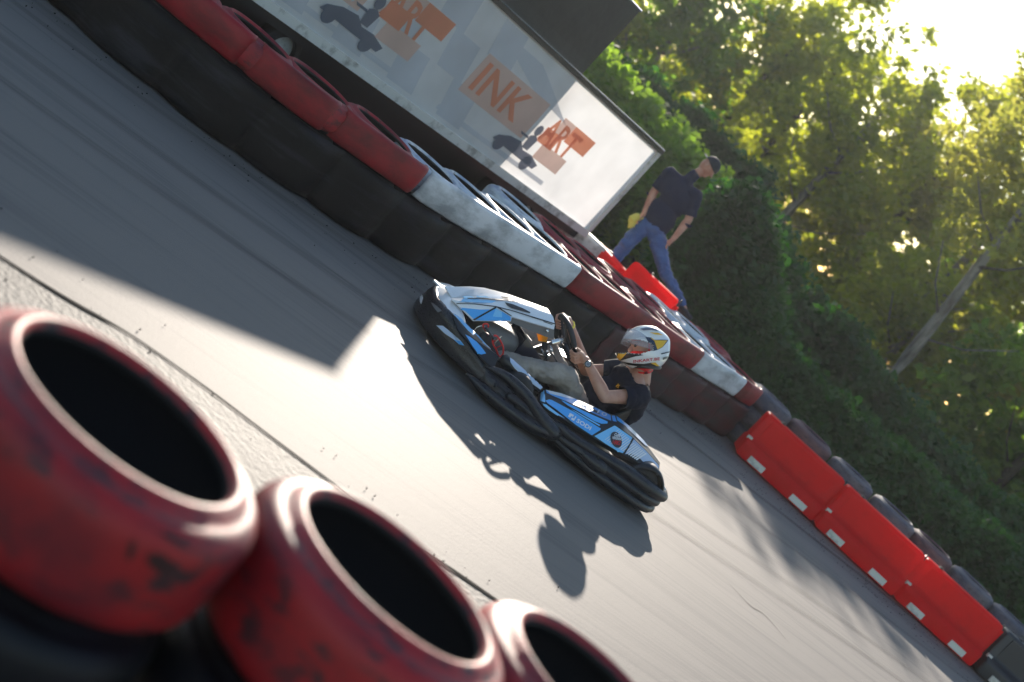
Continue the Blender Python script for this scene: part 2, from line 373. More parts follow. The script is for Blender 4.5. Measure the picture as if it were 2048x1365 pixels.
# ------------------------------------------------------------------ red plastic barriers
M_redpl=mat('red_plastic',(.92,.004,.012),.45,spec=.3,vary=((.70,.005,.012),5,.3,.5,(1,1,1)))
_nt=M_redpl.node_tree; _t=N(_nt,'ShaderNodeBsdfTranslucent'); _t.inputs[0].default_value=(1,.03,.04,1); _m=N(_nt,'ShaderNodeMixShader'); _m.inputs[0].default_value=.62
_nt.links.new(_nt.nodes['Principled BSDF'].outputs[0],_m.inputs[1]); _nt.links.new(_t.outputs[0],_m.inputs[2]); _nt.links.new(_m.outputs[0],_nt.nodes['Material Output'].inputs['Surface'])
M_whitepl=mat('white_plastic',(.62,.6,.56),.4,vary=((.3,.28,.25),6,.35,.5,(1,1,1)))
M_darkpl=mat('dark_plastic',(.02,.022,.028),.45)
def barrier(M_body,loc,rz,label,length=1.0,group='plastic track barriers in a row'):
    t=empty('track_barrier',loc,rz); tag(t,label,'barrier',group)
    L=length*.5
    sec=[(-.22,.02),(-.225,.17),(-.20,.20),(-.135,.225),(-.115,.25),(-.105,.52),(-.085,.545),(.085,.545),(.105,.52),(.115,.25),(.135,.225),(.20,.20),(.225,.17),(.22,.02)]
    bm=bmesh.new(); rings=[]
    for x,k in((-L+.0,.93),(-L+.02,1),(L-.02,1),(L,.93)):
        rings.append([Vector((x,y*k,.28+(z-.28)*k if k<1 else z)) for y,z in sec])
    loft(bm,rings); fixn(bm); bev(bm,.012,2,25)
    from_bm('body',bm,M_body,t,True)
    bm=bmesh.new(); bbox(bm,-L+.09,L-.09,-.124,-.098,.265,.505); bev(bm,.012,2); sharp(from_bm('front_panel',bm,M_body,t,True))
    for sx in(-.27,.27):
        bm=bmesh.new(); bbox(bm,sx*length-.10,sx*length+.10,-.236,-.20,.035,.105); bev(bm,.01,2); sharp(from_bm('lifting_slot',bm,M_whitepl,t,True))
    bm=bmesh.new(); bbox(bm,L-.02,L+.045,-.05,.05,.16,.50); bev(bm,.012,2); sharp(from_bm('connector',bm,M_body,t,True))
    bm=bmesh.new(); tube(bm,[(-L+.2,0,.545),(-L+.2,0,.562)],[.035,.032],16); sharp(from_bm('filler_cap',bm,M_darkpl,t,True))
    bm=bmesh.new(); tube(bm,[(L+.02,0,.10),(L+.02,0,.56)],.012,8); from_bm('joint_pin',bm,M_darkpl,t,True)
    bm=bmesh.new(); bbox(bm,-L-.006,-L+.05,-.16,-.12,.20,.24); bev(bm,.006,1); from_bm('end_clip',bm,M_whitepl,t)
    return t
bx=[2.98,4.08,5.18]; by=[15.50,15.42,15.48]; bl=['clean red plastic barrier nearest the tyre wall, leftmost of the row of three','red plastic barrier in the middle of the row beside the track','red plastic barrier at the right end of the row beside the track']
for i in range(3): barrier(M_redpl,(bx[i],by[i],0),R([1,-2,2][i]),bl[i],1.07)
barrier(M_darkpl,(6.35,15.62,0),R(4),'black plastic barrier past the right end of the red ones',1.1)
# plastic barriers behind the far tyre wall, round the standing man
barrier(M_whitepl,(-.20,16.9,0),R(-6),'white plastic barrier below the right end of the white tarpaulin',.62,'plastic barriers behind the far tyre wall')
barrier(M_redpl,(.22,16.75,0),R(-58),'red plastic barrier set crosswise behind the man in blue trousers',.7,'plastic barriers behind the far tyre wall')
bb_=barrier(M_redpl,(.70,15.80,0),R(-8),'red plastic barrier straddled by the man in blue trousers',.62,'plastic barriers behind the far tyre wall'); bb_.scale=(1,1,1.36)
barrier(M_redpl,(1.30,17.30,0),R(24),'small red plastic barrier under the raised foot of the man',.62,'plastic barriers behind the far tyre wall')

# ------------------------------------------------------------------ trailer with printed tarpaulin wall
WR=Vector((-.207,16.74)); WL=Vector((-3.274,11.644)); wd_=(WL-WR).normalized(); wn=Vector((wd_.y,-wd_.x))  # towards camera
if wn.y>0: wn=-wn
tr=empty('trailer',(WR.x,WR.y,0),math.atan2(-wd_.y,-wd_.x))   # local +x runs from far left to the right end, right end at 0
tag(tr,'long flatbed trailer with a white printed tarpaulin side and raised black cover','trailer')
LT=8.2
M_tarp=bpy.data.materials.new('white_tarpaulin'); M_tarp.use_nodes=True
def tarp_nodes(m,col,tr_=.5):
    nt=m.node_tree; L=nt.links.new; o=nt.nodes['Material Output']; b=nt.nodes['Principled BSDF']; b.inputs['Roughness'].default_value=.45
    tc=N(nt,'ShaderNodeTexCoord'); n=N(nt,'ShaderNodeTexNoise',Scale=2.2,Detail=5); L(tc.outputs['Object'],n.inputs['Vector'])
    r=N(nt,'ShaderNodeValToRGB'); r.color_ramp.elements[0].position=.3; r.color_ramp.elements[1].position=.65
    r.color_ramp.elements[0].color=(col[0]*.86,col[1]*.86,col[2]*.86,1); r.color_ramp.elements[1].color=(*col,1); L(n.outputs['Fac'],r.inputs['Fac'])
    L(r.outputs[0],b.inputs['Base Color']); t=N(nt,'ShaderNodeBsdfTranslucent'); L(r.outputs[0],t.inputs['Color'])
    mx=N(nt,'ShaderNodeMixShader'); mx.inputs[0].default_value=tr_; L(b.outputs[0],mx.inputs[1]); L(t.outputs[0],mx.inputs[2]); L(mx.outputs[0],o.inputs['Surface'])
tarp_nodes(M_tarp,(.93,.92,.93),.42)
def tarpmat(name,c,t=.45):
    m=bpy.data.materials.new(name); m.use_nodes=True; tarp_nodes(m,c,t); return m
M_tgrey=tarpmat('grey_print',(.72,.74,.79)); M_torange=tarpmat('orange_print',(.86,.36,.22)); M_tpale=tarpmat('pale_orange_print',(.84,.62,.54)); M_tdark=tarpmat('dark_blue_print',(.20,.22,.28))
M_steel=mat('galvanised_steel',(.55,.56,.58),.35,1.0); M_rail=mat('dark_rail',(.03,.03,.035),.4,.6)
Z0,Z1=.56,1.736
nx,nz=90,10; vs=[];fs=[]
def wob(x,z): return .018*math.sin(x*2.3+z)*math.sin(math.pi*min(max((z-Z0)/(Z1-Z0),0),1))+.01*noise.noise((x*1.5,z*2,0))
for i in range(nx+1):
    for j in range(nz+1):
        x=-LT*i/nx; z=Z0+(Z1-Z0)*j/nz; vs.append((x,-wob(x,z),z))
for i in range(nx):
    for j in range(nz): a=i*(nz+1)+j; fs.append((a,a+1,a+nz+2,a+nz+1))
mesh('tarpaulin',vs,fs,M_tarp,tr,True)
def printed(name,polys,mt,off=.004,par=None):
    """flat print lying on the tarpaulin: polys in (x along from right end, height)"""
    bm=bmesh.new()
    for P in polys:
        f=bm.faces.new([bm.verts.new((-x,0,z)) for x,z in P])
    bmesh.ops.triangulate(bm,faces=bm.faces)
    for _ in range(2): 
        es=[e for e in bm.edges if e.calc_length()>.12]
        if es: bmesh.ops.subdivide_edges(bm,edges=es,cuts=1); bmesh.ops.triangulate(bm,faces=bm.faces)
    for v in bm.verts: v.co.y=-wob(v.co.x,v.co.z)-off
    return from_bm(name,bm,mt,par)
def rect(x0,x1,z0,z1,sk=0): return [(x0,z0),(x1,z0),(x1+sk,z1),(x0+sk,z1)]
chk=[]
for i in range(9):
    for j in range(3):
        if (i+j)%2==0:
            x0=2.95+i*.42 - (0 if i<4 else 0); z0=.62+j*.36
            if 1.05<x0<2.9: continue
            chk.append(rect(x0,x0+.42,z0,z0+.36,.12))
printed('chequer_print',chk,M_tgrey,.003,tr)
def text_polys(s,size=1.0,ext=0,bold=.02):
    cu=bpy.data.curves.new('t','FONT'); cu.body=s; cu.size=size; cu.offset=bold; cu.resolution_u=2
    ob=bpy.data.objects.new('t',cu); COL.objects.link(ob)
    dg=bpy.context.evaluated_depsgraph_get(); me=ob.evaluated_get(dg).to_mesh()
    V=[v.co.copy() for v in me.vertices]; Fc=[tuple(p.vertices) for p in me.polygons]
    ob.evaluated_get(dg).to_mesh_clear(); bpy.data.objects.remove(ob); bpy.data.curves.remove(cu)
    return V,Fc
def banner_text(name,s,x_left,z,wid,hei,mt,off=.009):
    V,Fc=text_polys(s); mnx=min(v.x for v in V); mxx=max(v.x for v in V); mny=min(v.y for v in V); mxy=max(v.y for v in V)
    vs=[]
    for v in V:
        X=-(x_left-(v.x-mnx)/(mxx-mnx)*wid); Zz=z+(v.y-mny)/(mxy-mny)*hei; vs.append((X,-wob(X,Zz)-off,Zz))
    return mesh(name,vs,Fc,mt,tr)
def logo(xl):
    """orange block logo with kart drawing; xl = distance of its left edge from the right end"""
    printed('logo_shadow',[[(xl+0.142,1.60),(xl-0.710,1.60),(xl-1.491,1.36),(xl-1.704,1.30),(xl-0.852,1.36)],rect(xl+0.071,xl-2.059,.66,.71)],M_tgrey,.003,tr)
    printed('logo_block',[rect(xl,xl-1.221,.92,1.36)],M_tpale,.005,tr)
    printed('logo_block',[rect(xl-1.590,xl-2.130,.84,1.02),rect(xl-1.590,xl-1.846,1.18,1.36)],M_tpale,.005,tr)
    banner_text('logo_lettering','INK',xl-0.085,.99,.86,.31,M_torange)
    printed('logo_block',[rect(xl-1.846,xl-2.300,1.16,1.36),rect(xl-1.448,xl-1.775,1.0,1.18)],M_torange,.006,tr)
    banner_text('logo_lettering','ART',xl-1.420,1.02,.68,.29,M_torange)
    # dark kart and driver drawing between the words
    k0=xl-.86
    dr=[[(k0,.76),(k0-.86,.74),(k0-.90,.80),(k0-.70,.85),(k0-.52,.84),(k0-.40,.90),(k0-.20,.88),(k0-.04,.82)],[(k0-.46,.86),(k0-.58,.86),(k0-.60,1.0),(k0-.52,1.04),(k0-.44,1.0)]]
    for cx_,cz_,r_ in((k0-.14,.76,.085),(k0-.70,.75,.085),(k0-.50,1.09,.062)): dr.append([(cx_+r_*math.cos(2*math.pi*q/14),cz_+r_*math.sin(2*math.pi*q/14)) for q in range(14)])
    dr+=[rect(k0-.30,k0-.46,.96,.985,.03)]
    printed('kart_drawing',dr,M_tdark,.012,tr)
logo(3.35); logo(6.25)
bm=bmesh.new(); bbox(bm,-LT,.03,-.03,.05,Z1-.01,Z1+.035); sharp(from_bm('top_rail',bm,M_rail,tr))
bm=bmesh.new(); tube(bm,[(-LT,-.015,Z1+.044),(.035,-.015,Z1+.044)],.011,8); from_bm('roof_edge_trim',bm,M_steel,tr,True)
bm=bmesh.new(); bbox(bm,-LT,.0,-.035,.03,Z0-.07,Z0+.012); bev(bm,.01); from_bm('lower_rail',bm,M_whitepl,tr)
bm=bmesh.new(); bbox(bm,-.05,.02,-.028,.04,Z0+.012,Z1-.01); from_bm('end_post',bm,M_whitepl,tr)
# the far-left/right end side return of tarp
bm=bmesh.new(); bbox(bm,-LT,-.02,.06,1.6,Z0-.16,Z0-.075); from_bm('flatbed',bm,M_rail,tr)
bm=bmesh.new(); bbox(bm,-LT,-.10,-.06,.0,.17,.235); bev(bm,.01); from_bm('side_guard',bm,M_rail,tr)
bm=bmesh.new(); bbox(bm,-LT,-.35,.62,1.5,.04,Z0-.17); from_bm('underfloor_blocker',bm,M_rail,tr)  # added dark box, hides the sunlit ground behind the trailer
M_blacktarp=mat('black_cover',(.012,.012,.013),.55,bump=(3,.4,.03))
bm=bmesh.new(); bbox(bm,-LT,-1.84,.15,1.58,Z0-.06,2.626); bmesh.ops.subdivide_edges(bm,edges=bm.edges,cuts=5,use_grid_fill=True)
for v in bm.verts: v.co+=Vector((0,.02*noise.noise(v.co*1.3),0))
from_bm('black_cover',bm,M_blacktarp,tr)
bm=bmesh.new(); tube(bm,[(-LT,.14,2.634),(-1.83,.14,2.634)],.014,8); tube(bm,[(-1.83,.14,2.634),(-1.83,1.58,2.634)],.014,8); from_bm('cover_frame',bm,M_steel,tr,True)
for xx in(-6.7,-5.2,-1.5,-.9):
    w_=empty('wheel',(xx,.25,.0),0,tr)
    bm=tyre_mesh(.24,.14,.18,n=40); bmesh.ops.rotate(bm,verts=bm.verts,matrix=Matrix.Rotation(R(90),3,'X')); bmesh.ops.translate(bm,verts=bm.verts,vec=(0,.1,.24)); from_bm('tyre',bm,M_black,w_,True)
    bm=bmesh.new(); lathe(bm,[(.0,.09),(.05,.10),(.06,.06),(.12,.05),(.145,.09),(.145,.02),(.0,.02)],32,closed=False); bmesh.ops.rotate(bm,verts=bm.verts,matrix=Matrix.Rotation(R(90),3,'X')); bmesh.ops.translate(bm,verts=bm.verts,vec=(0,.06,.24)); from_bm('rim',bm,M_whitepl,w_,True)
bm=bmesh.new(); bbox(bm,-1.05,-.85,-.075,-.045,.24,.33); bev(bm,.008); from_bm('tail_lamp',bm,M_redpl,tr)
# white & grey plastic drums visible under the flatbed
M_bluegrey=mat('grey_blue_plastic',(.22,.27,.33),.5)
for k,(xx) in enumerate((4.3,6.4)):
    p=Vector((WR.x,WR.y,0))+Vector((wd_.x,wd_.y,0))*xx-Vector((wn.x,wn.y,0))*-.35
    bm=bmesh.new(); lathe(bm,[(0,0),(.13,0),(.15,.02),(.15,.12),(.155,.13),(.15,.14),(.15,.26),(.14,.28),(.05,.30),(.045,.33),(0,.33)],28,closed=False)
    o=from_bm('drum',bm,M_bluegrey,None,True); o.location=p; tag(o,['grey blue plastic drum under the middle of the trailer','grey blue plastic drum under the left part of the trailer'][k],'drum','plastic drums by the trailer')

# ------------------------------------------------------------------ vegetation
def leafmat(name,c1,c2,tr_=.5,tcol=None,rough=.5):
    m=bpy.data.materials.new(name); m.use_nodes=True; nt=m.node_tree; L=nt.links.new; o=nt.nodes['Material Output']; b=nt.nodes['Principled BSDF']
    g=N(nt,'ShaderNodeNewGeometry'); tc=N(nt,'ShaderNodeTexCoord'); n=N(nt,'ShaderNodeTexNoise',Scale=.55,Detail=4); L(tc.outputs['Object'],n.inputs['Vector'])
    a=N(nt,'ShaderNodeMath',operation='MULTIPLY_ADD'); L(g.outputs['Random Per Island'],a.inputs[0]); a.inputs[1].default_value=.5
    s=N(nt,'ShaderNodeMath',operation='MULTIPLY_ADD'); L(n.outputs['Fac'],s.inputs[0]); s.inputs[1].default_value=2.2; s.inputs[2].default_value=-.85; L(s.outputs[0],a.inputs[2])
    r=N(nt,'ShaderNodeValToRGB'); r.color_ramp.elements[0].position=.0; r.color_ramp.elements[1].position=1
    r.color_ramp.elements[0].color=(*c1,1); r.color_ramp.elements[1].color=(*c2,1); L(a.outputs[0],r.inputs['Fac']); L(r.outputs[0],b.inputs['Base Color'])
    b.inputs['Roughness'].default_value=rough
    t=N(nt,'ShaderNodeBsdfTranslucent'); k=N(nt,'ShaderNodeMixRGB',blend_type='MULTIPLY'); k.inputs[0].default_value=1; L(r.outputs[0],k.inputs[1]); k.inputs[2].default_value=(*(tcol or (1.6,1.45,.5)),1)
    L(k.outputs[0],t.inputs['Color'])
    mx=N(nt,'ShaderNodeMixShader'); mx.inputs[0].default_value=tr_; L(b.outputs[0],mx.inputs[1]); L(t.outputs[0],mx.inputs[2]); L(mx.outputs[0],o.inputs['Surface'])
    return m
M_leafY=leafmat('yellow_green_leaves',(.12,.17,.025),(.42,.42,.06),.66,(1.7,1.75,.6))
M_leafG=leafmat('mid_green_leaves',(.06,.125,.025),(.21,.29,.05),.64,(1.8,2.0,.7))
M_leafO=leafmat('olive_leaves',(.14,.17,.04),(.40,.39,.11),.66,(1.7,1.65,.8))
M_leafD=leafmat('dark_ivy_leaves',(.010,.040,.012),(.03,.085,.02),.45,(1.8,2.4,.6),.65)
M_bark=mat('grey_bark',(.26,.235,.205),.85,vary=((.07,.055,.045),9,.35,.6,(1,1,.25)),bump=(25,.6,.02))
M_barkD=mat('dark_bark',(.05,.04,.03),.9,bump=(20,.6,.02))
def leaves(centres,radii,per,size,flat=.8):
    """one mesh array of many small folded leaves round clump centres"""
    C=np.repeat(np.array(centres),per,axis=0); Rr=np.repeat(np.array(radii),per)[:,None]
    n=len(C); d=rng.normal(size=(n,3)); d/=np.linalg.norm(d,axis=1)[:,None]; rr=rng.random((n,1))**.5
    P=C+d*rr*Rr*np.array([1,1,flat])
    a=rng.normal(size=(n,3)); a[:,2]*=.6; a/=np.linalg.norm(a,axis=1)[:,None]
    b=np.cross(a,rng.normal(size=(n,3))); b/=np.linalg.norm(b,axis=1)[:,None]
    s=size*(.6+.8*rng.random((n,1)))
    V=np.stack([P-a*s*.62,P+b*s*.36,P+a*s*.62,P-b*s*.36],axis=1).reshape(-1,3)
    return V,n
def leaf_obj(name,V,n,mt,parent):
    me=bpy.data.meshes.new(name); me.vertices.add(len(V)); me.vertices.foreach_set('co',V.astype(np.float32).ravel())
    me.loops.add(4*n); me.loops.foreach_set('vertex_index',np.arange(4*n,dtype=np.int32))
    me.polygons.add(n); me.polygons.foreach_set('loop_start',np.arange(0,4*n,4,dtype=np.int32)); me.polygons.foreach_set('loop_total',np.full(n,4,dtype=np.int32))
    me.update(calc_edges=True); me.materials.append(mt)
    o=bpy.data.objects.new(name,me); COL.objects.link(o); o.parent=parent; return o
def tree(x,y,h,cr,cz0,mt,label,nclump=150,per=80,size=.17,lean=(0,0),trunk_r=.14,bark=None,seed=0,squash=1.0,group='trees beyond the hedge'):
    rs=np.random.default_rng(seed); t=empty('tree',(x,y,0)); tag(t,label,'tree',group)
    top=Vector((lean[0],lean[1],h*.82)); pts=[Vector((0,0,-.1)),Vector((lean[0]*.25,lean[1]*.25,h*.25)),Vector((lean[0]*.6,lean[1]*.6,h*.55)),top]
    bm=bmesh.new(); tube(bm,pts,[trunk_r*1.25,trunk_r,trunk_r*.7,trunk_r*.25],9)
    cen=[];rad=[]
    nl=6; limbs=[]
    for k in range(nl):
        a=2*math.pi*(k*.618); f=.38+.5*k/nl; st=pts[0].lerp(top,f); L_=cr*(.9-.35*k/nl)
        en=Vector((lean[0]*f+math.cos(a)*L_*.8,lean[1]*f+math.sin(a)*L_*.8,min(h*.95,st.z+L_*.55))); md=st.lerp(en,.5)+Vector((0,0,-.08*L_))
        tube(bm,[st,md,en],[trunk_r*.34,trunk_r*.17,.01],6); limbs.append((st,en))
    from_bm('trunk',bm,bark or M_bark,t,True)
    zc=(h+cz0)/2; zr=(h-cz0)/2
    while len(cen)<nclump:
        d=rs.normal(size=3); d/=np.linalg.norm(d); rr=rs.random()**.38
        p=np.array([lean[0]*.7+d[0]*cr*rr,lean[1]*.7+d[1]*cr*rr*squash,zc+d[2]*zr*rr])
        # lumpy outline with gaps
        q=noise.noise((p[0]*.55+seed*3.1,p[1]*.55,p[2]*.55))
        if q<-.12: continue
        if rr>.8 and noise.noise((d[0]*2.2+seed,d[1]*2.2,d[2]*2.2))<-.05: continue
        cen.append(p); rad.append(.28+.34*rs.random())
    V,n=leaves(cen,rad,per,size); leaf_obj('crown',V,n,mt,t)
    return t
T=[ # x,y,h,crown r,crown bottom,mat,label
 (-7.6,33,6.6,2.6,.6,M_leafG,'mid green tree at far left beyond the black cover of the trailer'),
 (-4.7,38,6.8,2.6,.5,M_leafY,'yellow green tree showing just right of the black cover'),
 (-2.2,39,6.9,2.3,.8,M_leafG,'bushy green tree behind the trailer end and the standing man'),
 (.2,40,8.8,2.6,.9,M_leafY,'bright yellow green tree above the cap of the standing man'),
 (2.9,38,8.0,2.5,.6,M_leafY,'low yellow green tree right of the standing man under the open sky'),
 (5.2,40,8.9,2.7,.8,M_leafO,'olive tree between the leaning pale trunk and the open sky'),
 (9.2,36,10.4,3.4,.9,M_leafO,'tall olive tree at the right edge of the picture'),
 (9.3,31,4.6,2.6,.4,M_leafG,'low dark green tree behind the hedge at the right'),
 (12.6,34,9.5,3.2,.6,M_leafY,'tall yellow green tree past the right edge of the hedge'),
 (7.0,44,7.0,2.1,.6,M_leafG,'mid green tree closing the gap left of the pale leaning trunk'),
 (6.6,35,5.2,2.2,.4,M_leafY,'lower yellow green tree behind the pale leaning trunk'),
 (1.6,43,9.6,2.3,1.5,M_leafY,'yellow green tree whose top meets the open sky'),
 (-11,35,7,3,.6,M_leafG,'mid green tree far left behind the trailer'),
]
for i,(x,y,h,cr,cz,mt,lb) in enumerate(T): tree(x,y,h,cr,cz,mt,lb,nclump=int(26*cr*cr),per=40,size=.2,seed=i+1,squash=.6,bark=M_barkD if i%2 else M_bark)
tree(6.15,30,8.2,2.2,4.3,M_leafO,'loose tree on a pale leaning trunk behind the hedge',nclump=95,per=70,size=.15,lean=(-.75,0),trunk_r=.13,seed=31)
tree(6.9,38,11.2,2.9,5.0,M_leafY,'tall loose tree whose twigs reach into the bright sky',nclump=120,per=50,size=.17,seed=41)
for i,(x,y,h,cr,mt,lb) in enumerate([(-15,46,6.0,5,M_leafG,'dark tree in the back row at far left'),(-7,47,6.2,4.6,M_leafY,'tree in the back row behind the black cover'),(-.5,48,6.0,4.4,M_leafY,'tree in the back row behind the standing man'),(6.5,49,8.0,4.8,M_leafO,'tree in the back row below the open sky'),(13,47,9.4,5,M_leafG,'tree in the back row at the right'),(21,46,10,5,M_leafG,'tree in the back row past the right edge')]):
    tree(x,y,h,cr,.1,mt,lb,nclump=260,per=60,size=.24,seed=60+i,bark=M_barkD,squash=.3,group='back row of trees')
def bush(name,label,cat,pts,per,size,mt,rad=(.16,.3),n=160,seed=0,group=None,fill=None):
    """pts: (x,y,top,half depth); leafy mass along them down to the ground"""
    rs=np.random.default_rng(seed); t=empty(name,(pts[0][0],pts[0][1],0)); tag(t,label,cat,group)
    ox,oy=pts[0][0],pts[0][1]; P=[p for p in spl(pts,60)]; cen=[];rad_=[]
    for k in range(n):
        q=P[rs.integers(0,len(P))]; a=rs.random()*math.pi
        top=q[2]+.14*noise.noise((q[0]*1.6+seed,q[1],0)); dz=top*(rs.random()**.8)
        yy=q[1]+(rs.random()*2-1)*q[3]*(1-.55*(dz/top)**3); cen.append((q[0]-ox+rs.normal()*.05,yy-oy,dz)); rad_.append(rad[0]+(rad[1]-rad[0])*rs.random())
    V,m=leaves(cen,rad_,per,size,.9); leaf_obj('foliage',V,m,mt,t)
    bm=bmesh.new()
    for k in range(10):
        q=P[int(k*5.9)]; tube(bm,[(q[0]-ox,q[1]-oy,-.05),(q[0]-ox+rs.normal()*.1,q[1]-oy,q[2]*.45),(q[0]-ox+rs.normal()*.2,q[1]-oy,q[2]*.85)],[.03,.022,.008],6)
    from_bm('stems',bm,M_barkD,t,True); return t
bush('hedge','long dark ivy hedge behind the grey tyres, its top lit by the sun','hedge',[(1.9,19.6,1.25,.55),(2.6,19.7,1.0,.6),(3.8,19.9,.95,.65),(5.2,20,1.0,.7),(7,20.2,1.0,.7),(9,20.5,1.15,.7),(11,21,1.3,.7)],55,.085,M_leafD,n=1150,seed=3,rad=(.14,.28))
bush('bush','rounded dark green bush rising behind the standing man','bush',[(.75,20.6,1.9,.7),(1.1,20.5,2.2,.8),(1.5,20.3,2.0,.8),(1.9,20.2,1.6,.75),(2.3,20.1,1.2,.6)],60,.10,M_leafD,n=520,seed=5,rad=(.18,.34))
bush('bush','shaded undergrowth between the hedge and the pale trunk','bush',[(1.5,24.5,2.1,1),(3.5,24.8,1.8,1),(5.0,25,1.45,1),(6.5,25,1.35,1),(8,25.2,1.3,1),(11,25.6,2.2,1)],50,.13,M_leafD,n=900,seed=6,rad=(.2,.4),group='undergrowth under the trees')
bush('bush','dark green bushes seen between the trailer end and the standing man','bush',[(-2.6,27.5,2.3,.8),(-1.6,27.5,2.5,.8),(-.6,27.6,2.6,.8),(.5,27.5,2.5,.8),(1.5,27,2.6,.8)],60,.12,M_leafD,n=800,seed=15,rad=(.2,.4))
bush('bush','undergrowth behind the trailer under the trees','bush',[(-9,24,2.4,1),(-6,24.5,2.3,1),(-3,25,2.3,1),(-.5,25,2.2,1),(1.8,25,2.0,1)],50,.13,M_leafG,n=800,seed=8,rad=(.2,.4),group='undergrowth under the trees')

# thin evening haze between the track and the trees
bm=bmesh.new(); bbox(bm,-45,60,-3,75,-1.1,14)
M_haze=bpy.data.materials.new('haze_air'); M_haze.use_nodes=True; nt=M_haze.node_tree; nt.nodes.remove(nt.nodes['Principled BSDF'])
pv=N(nt,'ShaderNodeVolumePrincipled'); pv.inputs['Color'].default_value=(.90,.94,1.0,1); pv.inputs['Density'].default_value=.00042; pv.inputs['Anisotropy'].default_value=.55
nt.links.new(pv.outputs[0],nt.nodes['Material Output'].inputs['Volume'])
tag(from_bm('haze',fixn(bm),M_haze),kind='stuff')

# crumbs of worn tyre rubber swept to the edges of the track
bm=bmesh.new(); rs=np.random.default_rng(11)
for i in range(700):
    if i%3==0: q,t=along(rs.random()*total*.97+.1); d=-.08-abs(rs.normal())*.35; x,y=q[0]-t[1]*d*1.0,q[1]+t[0]*d
    elif i%7==1: e=EP[rs.integers(5,80)]; k_=rs.normal()*.25; x,y=e[0]-.45*k_+rs.normal()*.05,e[1]+.9*k_
    else: x,y=rs.uniform(1,6.5),rs.uniform(14.2,15.2)
    r_=.0018+.0035*rs.random(); c=Vector((x,y,.006+r_*.4)); d=Vector(rs.normal(size=3)).normalized(); u=d.orthogonal().normalized(); w_=d.cross(u)
    P=[c+d*r_*1.8,c-d*r_*1.8,c+u*r_,c-u*r_*.7,c+w_*r_*.8,c-w_*r_]; v=[bm.verts.new(p) for p in P]
    for a_,b_,e_ in((0,2,4),(0,4,3),(0,3,5),(0,5,2),(1,4,2),(1,3,4),(1,5,3),(1,2,5)): bm.faces.new((v[a_],v[b_],v[e_]))
tag(from_bm('rubber_crumbs',bm,M_tar),kind='stuff')
for nm,P in (('crack',[(1640,1075),(1668,1102),(1690,1118),(1712,1146)]),('crack',[(1455,1165),(1500,1212),(1530,1232),(1580,1290)])):
    Q=spl([tuple(atz(*p)) for p in P],26); vs=[];fs=[]
    for i,p in enumerate(Q):
        w_=.004*(1+.6*noise.noise((i*.7,0,3)))*(.3+math.sin(math.pi*i/26)); o_=.012*noise.noise((i*.4,2,1)); vs+=[(p[0]+o_,p[1]+w_+o_,.003),(p[0]+o_,p[1]-w_+o_,.003)]
        if i: fs.append((2*i-2,2*i-1,2*i+1,2*i))
    tag(mesh(nm,vs,fs,M_tar),kind='structure')

M_skid=bpy.data.materials.new('rubbered_line'); M_skid.use_nodes=True; nt=M_skid.node_tree; L=nt.links.new; b_=nt.nodes['Principled BSDF']; b_.inputs['Base Color'].default_value=(.012,.012,.014,1); b_.inputs['Roughness'].default_value=.7
tc=N(nt,'ShaderNodeTexCoord'); mp=N(nt,'ShaderNodeMapping'); mp.inputs['Scale'].default_value=(.5,26,1); L(tc.outputs['UV'],mp.inputs[0]); n1=N(nt,'ShaderNodeTexNoise',Scale=1,Detail=6,Roughness=.7); L(mp.outputs[0],n1.inputs['Vector'])
sp_=N(nt,'ShaderNodeSeparateXYZ'); L(tc.outputs['UV'],sp_.inputs[0]); e1=N(nt,'ShaderNodeMath',operation='PINGPONG'); L(sp_.outputs['Y'],e1.inputs[0]); e1.inputs[1].default_value=.5
e2=N(nt,'ShaderNodeMapRange'); L(e1.outputs[0],e2.inputs[0]); e2.inputs['From Max'].default_value=.3
r1=N(nt,'ShaderNodeMapRange'); L(n1.outputs['Fac'],r1.inputs[0]); r1.inputs['From Min'].default_value=.4; r1.inputs['From Max'].default_value=.75
m1=N(nt,'ShaderNodeMath',operation='MULTIPLY'); L(e2.outputs[0],m1.inputs[0]); L(r1.outputs[0],m1.inputs[1]); m2=N(nt,'ShaderNodeMath',operation='MULTIPLY'); L(m1.outputs[0],m2.inputs[0]); m2.inputs[1].default_value=.6
tb=N(nt,'ShaderNodeBsdfTransparent'); mx=N(nt,'ShaderNodeMixShader'); L(m2.outputs[0],mx.inputs[0]); L(tb.outputs[0],mx.inputs[1]); L(b_.outputs[0],mx.inputs[2]); L(mx.outputs[0],nt.nodes['Material Output'].inputs['Surface'])
LN=[(9,14.6),(6,13.4),(3.6,12.0),(1.6,10.5),(-.3,9.0),(-2.2,7.6),(-4.6,6.6),(-8,6.2)]
for i,(off,wd) in enumerate(((-1.9,.16),(-.95,.15),(.1,.2),(.75,.16),(-2.6,.2))):
    Q=spl(LN,90); vs=[];fs=[]
    for k,p in enumerate(Q):
        a=Q[max(k-1,0)]; b=Q[min(k+1,90)]; t=(b-a)/np.hypot(*(b-a)); n=np.array([-t[1],t[0]]); c=p+n*(off*(1+.18*math.sin(k*.05+i)))
        vs+=[(c[0]-n[0]*wd/2,c[1]-n[1]*wd/2,.0035+.0004*i),(c[0]+n[0]*wd/2,c[1]+n[1]*wd/2,.0035+.0004*i)]
        if k: fs.append((2*k-2,2*k-1,2*k+1,2*k))
    o=mesh('rubber_mark',vs,fs,M_skid); uvl=o.data.uv_layers.new(name='UVMap')
    for pl_ in o.data.polygons:
        for li in pl_.loop_indices:
            vi=o.data.loops[li].vertex_index; uvl.data[li].uv=((vi//2)/3.0+i*7,float(vi%2))
    tag(o,kind='structure')

